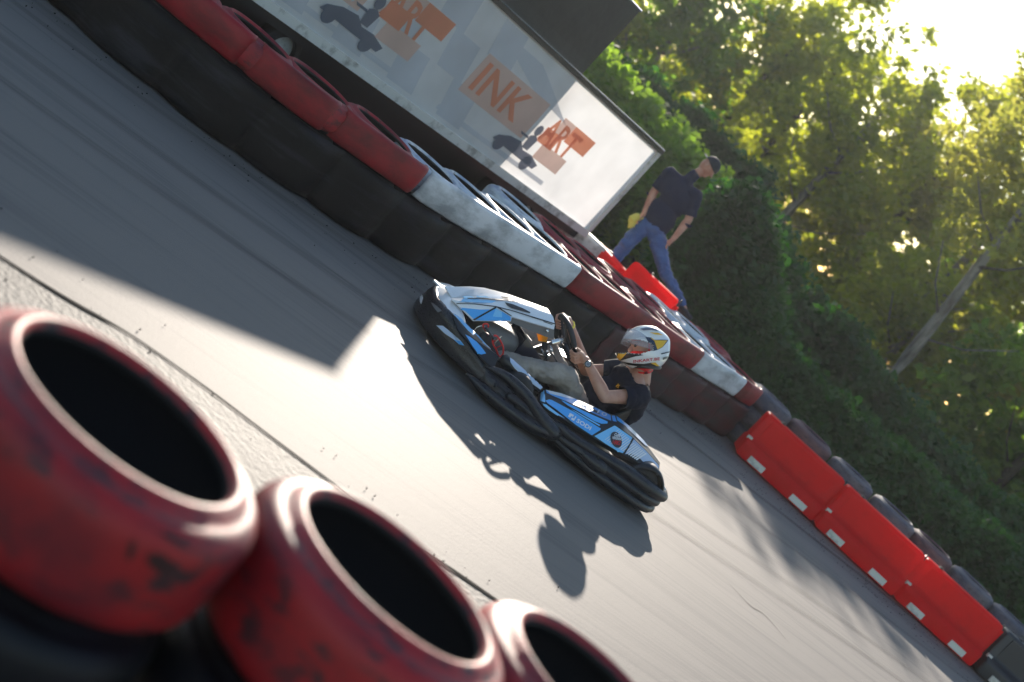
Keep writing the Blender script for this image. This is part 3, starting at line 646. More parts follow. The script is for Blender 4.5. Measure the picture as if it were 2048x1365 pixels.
# ================================================================== the kart (local axes: x forward, y to its left, z up)
KTH=R(28); KO=Vector((.3278,9.4097,0)); KROT=math.pi+KTH
KM=Matrix.Translation(KO)@Matrix.Rotation(KROT,4,'Z'); KMi=KM.inverted()
def kp(px,py,l):
    """point of the kart seen at a place of the photograph, lying l metres left of its centre line"""
    o=KMi@Vector((0,0,CAMH)); d=KMi.to_3x3()@ray(px,py); t=(l-o.y)/d.y; return o+d*t
kart=empty('go_kart',KO,KROT)
tag(kart,'blue, white and black rental go-kart cornering on the sunlit asphalt','go-kart')
M_blk=bpy.data.materials.new('scuffed_black_plastic'); M_blk.use_nodes=True
def _blk(m):
    nt=m.node_tree; L=nt.links.new; b=nt.nodes['Principled BSDF']; tc=N(nt,'ShaderNodeTexCoord'); mp=N(nt,'ShaderNodeMapping'); mp.inputs['Scale'].default_value=(2.2,14,22); mp.inputs['Rotation'].default_value=(0,R(10),0)
    L(tc.outputs['Object'],mp.inputs[0]); n=N(nt,'ShaderNodeTexNoise',Scale=5,Detail=10,Roughness=.75); L(mp.outputs[0],n.inputs['Vector'])
    r=N(nt,'ShaderNodeValToRGB'); r.color_ramp.elements[0].position=.52; r.color_ramp.elements[1].position=.75; r.color_ramp.elements[0].color=(.006,.008,.014,1); r.color_ramp.elements[1].color=(.07,.07,.08,1); L(n.outputs['Fac'],r.inputs[0]); L(r.outputs[0],b.inputs['Base Color'])
    rr=N(nt,'ShaderNodeMapRange'); rr.inputs['From Min'].default_value=.35; rr.inputs['From Max'].default_value=.7; rr.inputs['To Min'].default_value=.22; rr.inputs['To Max'].default_value=.5; L(n.outputs['Fac'],rr.inputs[0]); L(rr.outputs[0],b.inputs['Roughness'])
    bp=N(nt,'ShaderNodeBump',Strength=.25,Distance=.002); L(n.outputs['Fac'],bp.inputs['Height']); L(bp.outputs[0],b.inputs['Normal'])
_blk(M_blk)
M_blue=mat('blue_gloss_panel',(.075,.40,.88),.3,coat=.5,vary=((.06,.34,.80),3,.3,.6,(1,1,1)))
M_lblue=mat('light_blue_panel',(.22,.58,.93),.3,coat=.5)
M_pw=mat('white_gloss_panel',(.78,.80,.84),.28,coat=.5)
M_pblue2=mat('pale_blue_grey_panel',(.42,.53,.72),.35,coat=.3)
M_satin=mat('satin_black',(.014,.016,.020),.38)
M_navy=mat('navy_black_gloss',(.012,.018,.035),.18)
M_greyp=mat('mid_grey_plastic',(.17,.17,.18),.4)
M_red=mat('red_enamel',(.72,.02,.02),.35)
M_amber=tarpmat('amber_plastic',(.95,.45,.02),.5)
M_chrome=mat('bright_steel',(.72,.72,.72),.2,1.0)
M_ktyre=mat('kart_tyre_rubber',(.014,.014,.016),.62,bump=(40,.3,.003),vary=((.035,.034,.034),6,.4,.6,(1,1,1)))
def mir(P): return Vector((P[0],-P[1],P[2]))
def solid(bm,t):
    bmesh.ops.solidify(bm,geom=bm.faces[:],thickness=t); return bm
def kobj(name,bm,mt,par=kart,smooth=False,sh=None):
    o=from_bm(name,bm,mt,par,smooth or sh is not None)
    if sh is not None: sharp(o,sh)
    return o
def grid(rows,thick=.006,both=False):
    """rows of points -> quad sheet with thickness; both also mirrors it to the kart's right"""
    bm=bmesh.new()
    for s in ((1,-1) if both else (1,)):
        RR=[[bm.verts.new((p[0],p[1]*s,p[2])) for p in r] for r in rows]
        for A,B in zip(RR,RR[1:]):
            for k in range(len(A)-1):
                q=(A[k],A[k+1],B[k+1],B[k]); 
                if s<0: q=q[::-1]
                try: bm.faces.new(q)
                except ValueError: pass
    bmesh.ops.remove_doubles(bm,verts=bm.verts,dist=.0006); fixn(bm); solid(bm,thick); return fixn(bm)
# --- nose bumper
BP=[(.985,0,.205,.035),(.975,.11,.215,.034),(.945,.21,.222,.034),(.90,.30,.220,.036),(.845,.40,.206,.04),(.775,.49,.195,.048),(.69,.555,.172,.056),(.60,.605,.150,.066),(.52,.635,.133,.078),(.465,.648,.118,.088)]
BP=[tuple(p) for p in spl(BP,44)]
full=[(p[0],-p[1],p[2],p[3]) for p in BP[:0:-1]]+BP
rings=[]
for i,p in enumerate(full):
    a=full[max(i-1,0)]; b=full[min(i+1,len(full)-1)]; t=Vector((b[0]-a[0],b[1]-a[1],0)).normalized(); n=Vector((-t.y,t.x,0))
    if n.x<0 and abs(p[1])<.4: n=-n
    if n.y*p[1]<0: n=-n
    if abs(p[1])<.02: n=Vector((1,0,0))
    zt,zb=p[2],p[3]; h=zt-zb; o=Vector((p[0],p[1],0)); endk=1.0
    e=min(i,len(full)-1-i); ek=[.35,.75,.95][e] if e<3 else 1
    zm=(zt+zb)/2
    prof=[(-.095,.06),(-.02,.0),(-.002,.05),(.004,.2),(.0,.42),(-.006,.6),(-.004,.68),(-.014,.86),(-.028,.97),(-.046,1.0),(-.062,.95),(-.095,.80)]
    rings.append([o+n*(d*ek)+Vector((0,0,zm+(zb+h*q-zm)*ek)) for d,q in prof])
bm=bmesh.new(); loft(bm,rings); fixn(bm); nose=kobj('nose_bumper',bm,M_blk,smooth=True); sharp(nose,50)
# --- upper nose wings, running back over the bumper on both sides
ridge=[(905,627,.26),(920,648,.33),(935,667,.39),(965,690,.46),(985,704,.485),(998,713,.50)]
inner=[(914,630,.20),(926,641,.24),(945,660,.31),(975,692,.40),(985,703,.43),(995,713,.46)]
lower=[(905,631,.275),(916,660,.37),(929,675,.44),(952,705,.52),(975,728,.56),(988,737,.565)]
rows=[[kp(*inner[i]),kp(*ridge[i]),kp(*lower[i])] for i in range(6)]
nw=kobj('nose_wing',grid(rows,.012),M_satin,sh=20); kobj('nose_wing',grid([[mir(p) for p in r] for r in rows],.012),M_pw,sh=20)  # right wing coloured white in place of a bright glint
# nose top cowl between bumper and hood (pale, symmetrical)
bm=bmesh.new()
ctop=[[(.94,0,.205),(.93,.16,.214),(.885,.28,.214),(.83,.36,.205)],[(.90,0,.245),(.89,.12,.25),(.86,.22,.243),(.80,.31,.225)],[(.85,0,.262),(.84,.10,.26),(.82,.18,.245),(.77,.25,.20)]]
for s in(1,-1):
    RR=[[bm.verts.new((x,y*s,z)) for x,y,z in r] for r in ctop]
    for A,B in zip(RR,RR[1:]):
        for k in range(3): bm.faces.new((A[k],A[k+1],B[k+1],B[k]))
bmesh.ops.remove_doubles(bm,verts=bm.verts,dist=.0005); fixn(bm); solid(bm,.008); kobj('nose_cowl',bm,M_pw,sh=30)
# --- hood (steering fairing)
U=[(903,598,.10),(930,606,.125),(960,608,.135),(990,612,.14),(1015,618,.14),(1024,621,.14),(1060,634,.13),(1110,648.6,.12)]
Lw=[(904,600,.102),(925,621,.15),(946,642,.2),(985,642.5,.2),(1022,643,.195),(1024,634,.18),(1060,645,.16),(1108,659,.13)]
T_=[(904,596,0),(925,591.5,0),(955,590.5,0),(985,591.5,0),(1015,595,0),(1030,598,0),(1065,608,0),(1097,622,0)]
half=[]
for i in range(8):
    c=kp(*T_[i]); u=kp(*U[i]); l=kp(*Lw[i]); m=c.lerp(u,.55)+Vector((0,0,.010 if i>0 else 0))
    half.append([l,u,m,Vector((c.x,0,c.z))])
bm=bmesh.new()
RR=[]
for r in half:
    row=[bm.verts.new(p) for p in r]+[bm.verts.new(mir(p)) for p in r[-2::-1]]; RR.append(row)
for A,B in zip(RR,RR[1:]):
    for k in range(6): bm.faces.new((A[k],A[k+1],B[k+1],B[k]))
fixn(bm); solid(bm,.010); fixn(bm); hood=kobj('hood',bm,M_pw,sh=28)
# grey underside skirt of the hood
sk=[[kp(1023,636,.165),kp(1022,645,.16)],[kp(1060,646,.145),kp(1058,661,.14)],[kp(1100,657.5,.125),kp(1092,674,.12)],[kp(1108.5,660,.12),kp(1108,679,.115)]]
kobj('hood_skirt',grid(sk,.008,True),M_greyp,sh=30)
bm=bmesh.new(); p=kp(1094,662,.135); lathe(bm,[(0,.012),(.008,.012),(.012,.006),(.012,0),(0,0)],16,False); bmesh.ops.rotate(bm,verts=bm.verts,matrix=Matrix.Rotation(R(-90),3,'X')); bmesh.ops.translate(bm,verts=bm.verts,vec=p); kobj('bolt',bm,M_chrome,smooth=True)
# --- fuel tank and dark console under the steering column
bm=bmesh.new()
tk=[(.66,.10,.20,.275),(.63,.13,.12,.300),(.56,.145,.08,.322),(.46,.145,.06,.335),(.40,.14,.06,.330),(.36,.12,.08,.30)]
rg=[]
for a,wd,zb,zt in tk:
    h=(zt-zb)/2; zc=(zt+zb)/2; r=[]
    for k in range(20):
        t=2*math.pi*k/20; c,s=math.cos(t),math.sin(t); r.append((a,math.copysign(abs(c)**.45,c)*wd,zc+math.copysign(abs(s)**.45,s)*h))
    rg.append(r)
loft(bm,rg); fixn(bm); kobj('fuel_tank',bm,mat('grey_tank',(.13,.125,.12),.3),smooth=True)
bm=bmesh.new()
cs=[kp(1019,719,.14),kp(1055,676,.14),kp(1064,690,.14),kp(1090,729,.14)]
v=[]
for s in(1,-1): v.append([bm.verts.new((p.x,p.y*s,p.z)) for p in cs])
bm.faces.new(v[0]); bm.faces.new(v[1][::-1])
for k in range(4): bm.faces.new((v[0][k],v[0][(k+1)%4],v[1][(k+1)%4],v[1][k]))
fixn(bm); bev(bm,.008,2); cons=kobj('console',bm,M_navy,sh=30)
# --- steering column, wheel, bracket, odds and ends
c0=kp(1060,697,0); c1=kp(1126,680.5,0); cd=(c1-c0).normalized()
bm=bmesh.new(); tube(bm,[c0-cd*.12,c0.lerp(c1,.62)],.011,12); kobj('steering_column',bm,M_satin,smooth=True)
bm=bmesh.new(); tube(bm,[c0.lerp(c1,.60),c0.lerp(c1,.66),c0.lerp(c1,.98)],[.016,.018,.018],16); tube(bm,[c0.lerp(c1,.90),c0.lerp(c1,1.0)],[.034,.034],20); kobj('steering_hub',bm,M_chrome,smooth=False,sh=40)
sw=empty('steering_wheel',(0,0,0),0,kart)
wc=kp(1136,679,0); wa=Vector((0,1,0)); wb=cd.cross(wa).normalized(); 
if wb.z<0: wb=-wb
def rimp(t,r=.152):
    c,s=math.cos(t),math.sin(t)
    # slightly squared rim with flattened top and bottom
    k=1/max(abs(c)**2.6+abs(s)**2.6,1e-6)**(1/2.6)
    return wc+wa*c*r*k*.96+wb*s*r*k*.93
bm=bmesh.new(); tube(bm,[rimp(2*math.pi*k/48) for k in range(48)],.0185,12,closed=True); rimo=kobj('rim',bm,mat('suede_rim',(.012,.014,.02),.55,bump=(200,.3,.001)),sw,True)
bm=bmesh.new()
for t in(R(90),R(210),R(330)):
    a=wc-cd*.012; b=rimp(t,.146); s_=(b-a).cross(cd).normalized()*.016
    vs_=[]
    for off in(-.003,.003):
        vs_.append([bm.verts.new(q+cd*off) for q in (a-s_*1.3,a+s_*1.3,b+s_,b-s_)])
    bm.faces.new(vs_[0]); bm.faces.new(vs_[1][::-1])
    for k in range(4): bm.faces.new((vs_[0][k],vs_[0][(k+1)%4],vs_[1][(k+1)%4],vs_[1][k]))
fixn(bm); kobj('spokes',bm,M_satin,sw)
bm=bmesh.new(); tube(bm,[rimp(R(90)-.12,.1525),rimp(R(90),.1525),rimp(R(90)+.12,.1525)],.0165,12); 
# crossing bracket with amber plates
bm=bmesh.new(); q=[kp(1084,664,.02),kp(1093,666,.02),kp(1094,702,.02),kp(1085,700,.02)]
def prism(bm,pts,th,dirv=Vector((0,1,0))):
    A=[bm.verts.new(p+dirv*th/2) for p in pts]; B=[bm.verts.new(p-dirv*th/2) for p in pts]; n=len(pts)
    bm.faces.new(A); bm.faces.new(B[::-1])
    for k in range(n): bm.faces.new((A[k],A[(k+1)%n],B[(k+1)%n],B[k]))
    fixn(bm); return bm
prism(bm,q,.03); kobj('column_bracket',bm,M_satin)
bm=bmesh.new(); prism(bm,[kp(1072,659,.035),kp(1098,666,.035),kp(1092,684,.035),kp(1077,682,.035)],.012); kobj('amber_plate',bm,M_amber)
bm=bmesh.new(); cc=kp(1053,680,.06); dd=(kp(1045,686,.06)-kp(1060,674,.06)).normalized(); tube(bm,[cc+dd*.028,cc],[.022,.026],16); kobj('amber_cap',bm,M_amber,smooth=False,sh=40)
bm=bmesh.new(); tube(bm,[cc,cc-dd*.004,cc-dd*.022],[.03,.032,.030],16); kobj('filler_cap',bm,M_greyp,sh=40)
bm=bmesh.new(); p0=kp(1095,702,.07); p1=kp(1091,722,.07); tube(bm,[p0,p1],[.014,.014],14); tube(bm,[p0.lerp(p1,.2),p0.lerp(p1,.35)],[.018,.018],14)
tube(bm,spl([kp(1098,690,.07),kp(1104,700,.08),kp(1101,714,.08),kp(1094,720,.07)],16),.004,8); kobj('master_cylinder',bm,M_chrome,sh=40)
bm=bmesh.new()
tube(bm,[kp(1100,700,-.04),kp(1122,738,-.04)],.010,10); tube(bm,[kp(1083,700,-.05),kp(1096,728,-.05)],.008,10); tube(bm,[kp(1060,700,.0),kp(1085,712,.05)],.007,8)
kobj('steering_support',bm,M_chrome,smooth=True)
# --- brake pedal
ped=empty('brake_pedal',(0,0,0),0,kart); pl=.30
bm=bmesh.new(); tube(bm,[kp(970,653,pl),kp(988,677,pl)],[.013,.013],14); kobj('grip',bm,M_greyp,ped,sh=40)
bm=bmesh.new()
lp=[(985,679),(987,673),(993,672),(1000,681),(1006,694),(1006,707),(1002,713),(997,711),(992,699),(986,688)]
tube(bm,spl([kp(x,y,pl) for x,y in lp+[lp[0]]],40)[:-1],.0058,8,closed=True,flat=1.5)
tube(bm,[kp(991,697,pl),kp(1005,690,pl)],.004,8); tube(bm,[kp(987,684,pl),kp(997,678,pl)],.004,8)
tube(bm,spl([kp(968,658,pl),kp(966,650,pl),kp(973,648,pl),kp(977,652,pl),kp(972,659,pl)],16),.005,8); tube(bm,[kp(968,658,pl),kp(976,671,pl)],.003,6)
kobj('pedal_frame',bm,M_red,ped,True)
bm=bmesh.new(); tube(bm,[kp(980,698,.26),kp(1003,674,.2)],.004,8); tube(bm,spl([kp(946,665,.2),kp(955,655,.2),kp(966,653,.2),kp(972,662,.2)],12),.004,6); kobj('brake_rod',bm,M_chrome,smooth=True)
# --- floor tray and tubular frame
bm=bmesh.new(); bbox(bm,-.30,.86,-.34,.34,.040,.048); bbox(bm,.45,.84,-.36,-.33,.048,.13); bbox(bm,.45,.84,.33,.36,.048,.13); kobj('floor_tray',bm,M_satin)
bm=bmesh.new()
for s in(1,-1):
    tube(bm,spl([(.88,.25*s,.07),(.6,.34*s,.065),(.2,.36*s,.065),(-.3,.32*s,.07),(-.85,.33*s,.12)],24),.016,10)
    tube(bm,[(.42,.36*s,.13),(.42,.50*s,.13)],.012,8)
    tube(bm,[(.35,.36*s,.08),(.30,.58*s,.10)],.011,8); tube(bm,[(-.25,.33*s,.08),(-.28,.58*s,.12)],.011,8)
tube(bm,[(-.66,-.50,.135),(-.66,.50,.135)],.015,12); tube(bm,[(.70,-.30,.075),(.70,.30,.075)],.013,8)
kobj('frame',bm,M_chrome,smooth=True)
# --- wheels
def wheel(a,l,w_,r,side):
    e=empty('wheel',(a,l*side,r),0,kart); e.rotation_euler=(R(-90*side),0,0)
    h=w_; ri=r*.47
    prof=[(ri,-h/2+.01),(ri+.01,-h/2),(r*.80,-h/2-.004),(r*.93,-h/2+.006),(r*.985,-h/2+.025),(r,0),(r*.985,h/2-.025),(r*.93,h/2-.006),(r*.80,h/2+.004),(ri+.01,h/2),(ri,h/2-.01)]
    bm=bmesh.new(); lathe(bm,prof,44); kobj('tyre',bm,M_ktyre,e,True)
    bm=bmesh.new(); lathe(bm,[(0,.02),(.03,.02),(.035,-.02),(ri-.018,-.03),(ri-.008,h/2-.012),(ri+.004,h/2-.004),(ri+.002,-h/2+.01),(0,-h/2+.03)],32,False); kobj('rim',bm,M_greyp,e,True)
for s in(1,-1): wheel(.42,.50,.125,.128,s); wheel(-.655,.525,.175,.140,s)
# --- side pods
A_=[(1089,780,.43),(1121,787,.41),(1163,803,.39),(1214,827,.38),(1233,831,.38),(1261,855,.39),(1287,881,.42),(1320,926,.46)]
C_=[(1091,787,.47),(1125,802,.50),(1165,820,.51),(1222,845,.52),(1232,850,.52),(1266,875,.53),(1293,902,.54),(1319,932,.50)]
B_=[(1081,806,.58),(1112,829,.61),(1150,853,.63),(1190,878,.64),(1215,892,.64),(1245,909,.64),(1275,925,.61),(1316,955,.55)]
rows=[]
for i in range(8):
    a,c,b=kp(*A_[i]),kp(*C_[i]),kp(*B_[i]); rows.append([a+Vector((0,-.015,-.05)),a,c,c.lerp(b,.5)+Vector((0,.004,0)),b,b+Vector((0,-.02,-.03))])
def pods():
    out=[]
    for s in(1,-1):
        bm=bmesh.new(); RR=[[bm.verts.new((p.x,p.y*s,p.z)) for p in r] for r in rows]
        for A,B in zip(RR,RR[1:]):
            for k in range(5): bm.faces.new((A[k],A[k+1],B[k+1],B[k]))
        bm.faces.new([RR[0][k] for k in range(6)]); fixn(bm); solid(bm,-.006 if False else .006); fixn(bm)
        out.append(kobj('side_pod',bm,M_satin,sh=22))
    return out
podL,podR=pods()
for s in(1,-1):
    bm=bmesh.new(); bbox(bm,-.46,.24,(.40 if s>0 else -.60),(.60 if s>0 else -.40),.045,.165); bev(bm,.01,1); kobj('pod_gap_filler',bm,M_satin)  # added boxes, black out the sunlit gap between pod and bumper
# front side beams with a pale top strip
for s in(1,-1):
    bm=bmesh.new()
    st=[(1004,722,.47,.030,.030),(1010,722,.47,.036,.036),(1024,731,.475,.030,.030),(1050,752,.475,.022,.022),(1080,778,.47,.018,.018)]
    pts=[];rd=[]
    for x,y,l,r1,r2 in st: p=kp(x,y,l); pts.append(Vector((p.x,p.y*s,p.z))); rd.append(r1)
    tube(bm,[pts[0]+Vector((.012,0,0))]+pts,[.012]+rd,14,flat=1.3,upv=(0,0,1),power=.7); fixn(bm); o=kobj('side_beam',bm,M_satin,smooth=True)
    if s==1: beamL=o
# front wheel guard plate (dark inner wall behind front wheel)
for s in(1,-1):
    bm=bmesh.new(); prism(bm,[Vector((.60,.40*s,.06)),Vector((.58,.40*s,.20)),Vector((.25,.40*s,.20)),Vector((.22,.40*s,.06))],.012); kobj('inner_guard',bm,M_satin)
# --- lateral bumpers
for s in(1,-1):
    fb=empty('side_bumper',(0,0,0),0,kart)
    def tb(P,Rd,n=14,flat=1,bmx=None,N_=36):
        bmx=bmx or bmesh.new(); Q=spl([tuple(p)+(r,) for p,r in zip(P,Rd)],N_)
        tube(bmx,[(q[0],q[1]*s,q[2]) for q in Q],[max(q[3],.004) for q in Q],n,flat=flat,upv=(0,0,1)); return bmx
    bm=tb([(.69,.545,.150),(.60,.575,.180),(.51,.60,.188),(.40,.635,.180),(.30,.652,.150),(.20,.655,.120),(.12,.645,.100),(.06,.625,.098)],[.008,.026,.034,.038,.042,.050,.058,.045])
    tb([(.76,.585,.062),(.66,.62,.055),(.56,.65,.055),(.44,.668,.056),(.33,.675,.060),(.22,.668,.072),(.13,.650,.09),(.07,.62,.095)],[.008,.028,.038,.042,.044,.046,.048,.035],bmx=bm)
    tb([(.50,.648,.118),(.44,.655,.122),(.34,.660,.118),(.24,.655,.105),(.16,.64,.10)],[.018,.028,.026,.026,.03],bmx=bm)
    def web(bmx,U_,D_,dep=.012,th=.06):
        rg=[]
        for u_,d_ in zip(spl(U_,30),spl(D_,30)):
            rg.append([(u_[0],(u_[1]-dep)*s,u_[2]),(d_[0],(d_[1]-dep)*s,d_[2]),(d_[0],(d_[1]-th)*s,d_[2]),(u_[0],(u_[1]-th)*s,u_[2])])
        loft(bmx,rg); fixn(bmx)
    web(bm,[(.66,.575,.165),(.51,.61,.185),(.40,.645,.175),(.28,.665,.140),(.12,.66,.105)],[(.66,.63,.045),(.51,.67,.040),(.40,.68,.040),(.28,.685,.045),(.12,.67,.07)])
    bbox(bm,.12,.62,(.565 if s>0 else -.60),(.60 if s>0 else -.565),.018,.12)  # backing box lowered to stop sunlight leaking under the bumper
    kobj('front_section',bm,M_blk,fb,True)
    bm=tb([(.15,.60,.140),(.08,.63,.150),(-.02,.645,.148),(-.22,.655,.163),(-.43,.655,.182),(-.60,.655,.187),(-.75,.63,.184),(-.855,.585,.178),(-.875,.56,.176)],[.012,.026,.032,.035,.040,.043,.042,.036,.012])
    tb([(.07,.625,.098),(-.05,.65,.105),(-.16,.66,.115),(-.28,.668,.120),(-.55,.668,.122),(-.72,.645,.124),(-.835,.60,.125),(-.855,.575,.125)],[.02,.03,.034,.034,.030,.030,.027,.008],bmx=bm)
    tb([(.06,.62,.070),(-.05,.645,.066),(-.157,.66,.062),(-.34,.672,.060),(-.565,.672,.062),(-.70,.65,.062),(-.82,.60,.062),(-.845,.575,.062)],[.018,.026,.030,.036,.034,.033,.030,.008],bmx=bm)
    tb([(-.10,.655,.112),(-.20,.668,.110),(-.30,.668,.110),(-.40,.655,.112)],[.012,.045,.048,.012],bmx=bm)
    web(bm,[(.08,.64,.145),(-.22,.665,.160),(-.43,.668,.175),(-.65,.662,.180),(-.82,.61,.17)],[(.06,.645,.05),(-.22,.675,.045),(-.43,.68,.045),(-.65,.67,.045),(-.80,.62,.05)],.006)
    y0,y1=(.56,.625) if s>0 else (-.625,-.56)
    bbox(bm,-.74,.05,y0,y1,.018,.17)  # rear backing, also brought down as a skirt against sunlight underneath
    kobj('rear_section',bm,M_blk,fb,True)
    # slots and bolts
    bm=bmesh.new()
    for (x0,y0_,x1,y1_) in ((1030,812,1050,829),(1264,983,1281,996)):
        pa,pb=kp(x0,y0_,.69),kp(x1,y1_,.69); za=min(pa.z,pb.z); zb=max(pa.z,pb.z); zc=(za+zb)/2
        bbox(bm,pb.x,pa.x,(.672 if s>0 else -.6895),(.6895 if s>0 else -.672),zc-.012,zc+.012)
    bev(bm,.003,1); kobj('slot',bm,mat('slot_black',(.003,.003,.003),.9),fb)
    bm=bmesh.new()
    for (x,y,l) in((992,776,.645),(1196,916,.70)):
        p=kp(x,y,l); tube(bm,[(p.x,(l-.02)*s,p.z),(p.x,(l+.008)*s,p.z)],.011,12)
    kobj('bolts',bm,M_satin,fb)
# rear fenders
for s in(1,-1):
    bm=bmesh.new(); rg=[]
    for k in range(15):
        t=R(12+150*k/14); r1=.172
        c=Vector((-.655+math.cos(t)*r1,0,.135+math.sin(t)*r1)); c2=Vector((-.655+math.cos(t)*(r1-.018),0,.135+math.sin(t)*(r1-.018)))
        rg.append([Vector((c.x,.43*s,c.z)),Vector((c.x,.60*s,c.z)),Vector((c.x,.632*s,c.z-.008)),Vector((c2.x,.640*s,c2.z-.006)),Vector((c2.x,.60*s,c2.z)),Vector((c2.x,.43*s,c2.z))])
    loft(bm,rg); fixn(bm); kobj('rear_fender',bm,M_satin,smooth=True)
# rear bumper and pale plate across the back
rb=empty('rear_bumper',(0,0,0),0,kart)
bm=bmesh.new()
for z_,r_ in((.178,.036),(.122,.03),(.066,.032)): tube(bm,spl([(-.80,-.60,z_),(-.875,-.54,z_),(-.90,-.4,z_),(-.905,0,z_),(-.90,.4,z_),(-.875,.54,z_),(-.80,.60,z_)],36),r_,12)
kobj('bumper_tubes',bm,M_blk,rb,True)
bm=bmesh.new(); rr_=[]
for l in (-.56,-.45,-.2,0,.2,.45,.56):
    a_=-.925+.06*(abs(l)/.56)**3; rr_.append([Vector((a_,l,.10)),Vector((a_-.008,l,.17)),Vector((a_+.01,l,.225)),Vector((a_+.05,l,.235))])
for A,B in zip(rr_,rr_[1:]): pass
RR=[[bm.verts.new(p) for p in r] for r in rr_]
for A,B in zip(RR,RR[1:]):
    for k in range(3): bm.faces.new((A[k],A[k+1],B[k+1],B[k]))
fixn(bm); solid(bm,.008); kobj('rear_plate',bm,M_pw,rb,sh=30)
# sloping white stays and seat strut
bm=bmesh.new()
for s in(1,-1): tube(bm,[(-.50,.27*s,.33),(-.80,.30*s,.16)],.011,10)
tube(bm,[kp(1224,833,.27),kp(1268,893,.30)],.0095,10); kobj('seat_stay',bm,M_chrome,smooth=True)
# --- seat shell
se=[]
prof=[(.02,.10,.25,.14),(-.10,.075,.27,.22),(-.25,.06,.28,.27),(-.38,.065,.285,.30),(-.48,.11,.275,.335),(-.545,.20,.262,.37),(-.59,.30,.245,.42),(-.625,.395,.20,.435)]
bm=bmesh.new(); RR=[]
for a,zb,w_,zt in prof:
    row=[]
    for k in range(13):
        t=math.pi*(k/12); y=-math.cos(t)*w_; f=(abs(math.cos(t))**2.4)
        row.append(bm.verts.new((a+.10*f*(1 if a>-.5 else 1.4),y,zb+(zt-zb)*f)))
    RR.append(row)
for A,B in zip(RR,RR[1:]):
    for k in range(12): bm.faces.new((A[k],A[k+1],B[k+1],B[k]))
fixn(bm); solid(bm,.012); kobj('seat',bm,mat('seat_black',(.006,.006,.007),.5),smooth=True)
# --- engine on the far side
en=empty('engine',(-.33,-.42,0),0,kart)
bm=bmesh.new(); bbox(bm,-.15,.12,-.09,.09,.08,.25); bev(bm,.015,2); kobj('crankcase',bm,M_greyp,en,sh=40)
bm=bmesh.new()
for k in range(6): bbox(bm,-.07+0,.08,-.075,.075,.255+k*.014,.262+k*.014)
bbox(bm,-.06,.07,-.065,.065,.25,.335); kobj('fins',bm,M_chrome,en)
bm=bmesh.new(); tube(bm,[(-.16,.0,.2),(-.26,.02,.2),(-.36,.1,.19)],[.03,.04,.035],14); kobj('silencer',bm,M_chrome,en,True)

# ------------------------------------------------------------------ prints laid on surfaces
def bvh_of(objs):
    V=[];Fc=[];bpy.context.view_layer.update()
    for o in objs:
        k=len(V); Mx=o.matrix_world; V+=[Mx@v.co for v in o.data.vertices]; Fc+=[[i+k for i in p.vertices] for p in o.data.polygons]
    return BVHTree.FromPolygons(V,Fc)
def lay(name,polys,mt,objs,parent,off=.0012,step=3.2,tris=None,lim_=.16):
    """thin printed sheet following the surface of objs; polys are outlines on the photograph"""
    tree_=objs if isinstance(objs,BVHTree) else bvh_of(objs)
    bm=bmesh.new()
    if tris is None:
        for P in polys:
            bm.faces.new([bm.verts.new((x,y,0)) for x,y in P])
    else:
        V,Fc=tris; vv=[bm.verts.new((x,y,0)) for x,y in V]
        for f in Fc:
            try: bm.faces.new([vv[i] for i in f])
            except ValueError: pass
    bmesh.ops.triangulate(bm,faces=bm.faces)
    for _ in range(8):
        es=[e for e in bm.edges if e.calc_length()>step]
        if not es: break
        bmesh.ops.subdivide_edges(bm,edges=es,cuts=1); bmesh.ops.triangulate(bm,faces=bm.faces)
    off=off*2+.0010; cp=Vector((0,0,CAMH)); Mi=parent.matrix_world.inverted(); miss=[]; dist=[]
    for v in bm.verts:
        d=ray(v.co.x,v.co.y).normalized(); h,n,i,ds=tree_.ray_cast(cp,d)
        if h is None or (h-cp).length>12: miss.append((v,d)); continue
        if n.dot(d)>0: n=-n
        dist.append(ds); v.co=Mi@(h+n*off-d*off*.5)
    if miss:
        if not dist: bm.free(); return None
        m=sum(dist)/len(dist)
        bad=[v for v,d in miss]; bmesh.ops.delete(bm,geom=bad,context='VERTS')
    # drop triangles that jump across an edge in depth
    lim=lim_
    bf=[f for f in bm.faces if max(e.calc_length() for e in f.edges)>lim]
    if bf: bmesh.ops.delete(bm,geom=bf,context='FACES')
    return from_bm(name,bm,mt,parent)
def lay_text(name,s,p0,p1,p3,mt,objs,parent,bold=.0,off=.0016):
    """p0 lower left, p1 lower right, p3 upper left of the lettering on the photograph"""
    V,Fc=text_polys(s,bold=bold); mnx=min(v.x for v in V); mxx=max(v.x for v in V); mny=min(v.y for v in V); mxy=max(v.y for v in V)
    q=[]
    for v in V:
        u=(v.x-mnx)/(mxx-mnx); w_=(v.y-mny)/(mxy-mny); q.append((p0[0]+(p1[0]-p0[0])*u+(p3[0]-p0[0])*w_,p0[1]+(p1[1]-p0[1])*u+(p3[1]-p0[1])*w_))
    return lay(name,None,mt,objs,parent,off,6,(q,Fc))
bpy.context.view_layer.update()
bN=bvh_of([nose]); bW=bvh_of([nw]); bH=bvh_of([hood]); bP=bvh_of([podL]); bB=bvh_of([beamL])
lay('white_flash',[[(844,586),(847,597),(843,610),(840.5,605),(840,592)]],M_pw,bN,nose)
lay('white_flash',[[(873,651.5),(886,652.5),(905,667),(922,683),(908,680),(890,668)]],M_pblue2,bN,nose)
lay('blue_flash',[[(922,683),(929,692),(918,689),(908,680)]],M_blue,bN,nose)
lay('blue_flash',[[(930,670),(940,675),(953,685),(963,696),(972,708),(962,710),(955,708),(945,694)]],M_blue,bW,nw)
lay('blue_flash',[[(906,629),(914,632),(930,645),(950,665),(972,690),(985,702),(978,698),(955,680),(935,662)]],M_lblue,bW,nw)
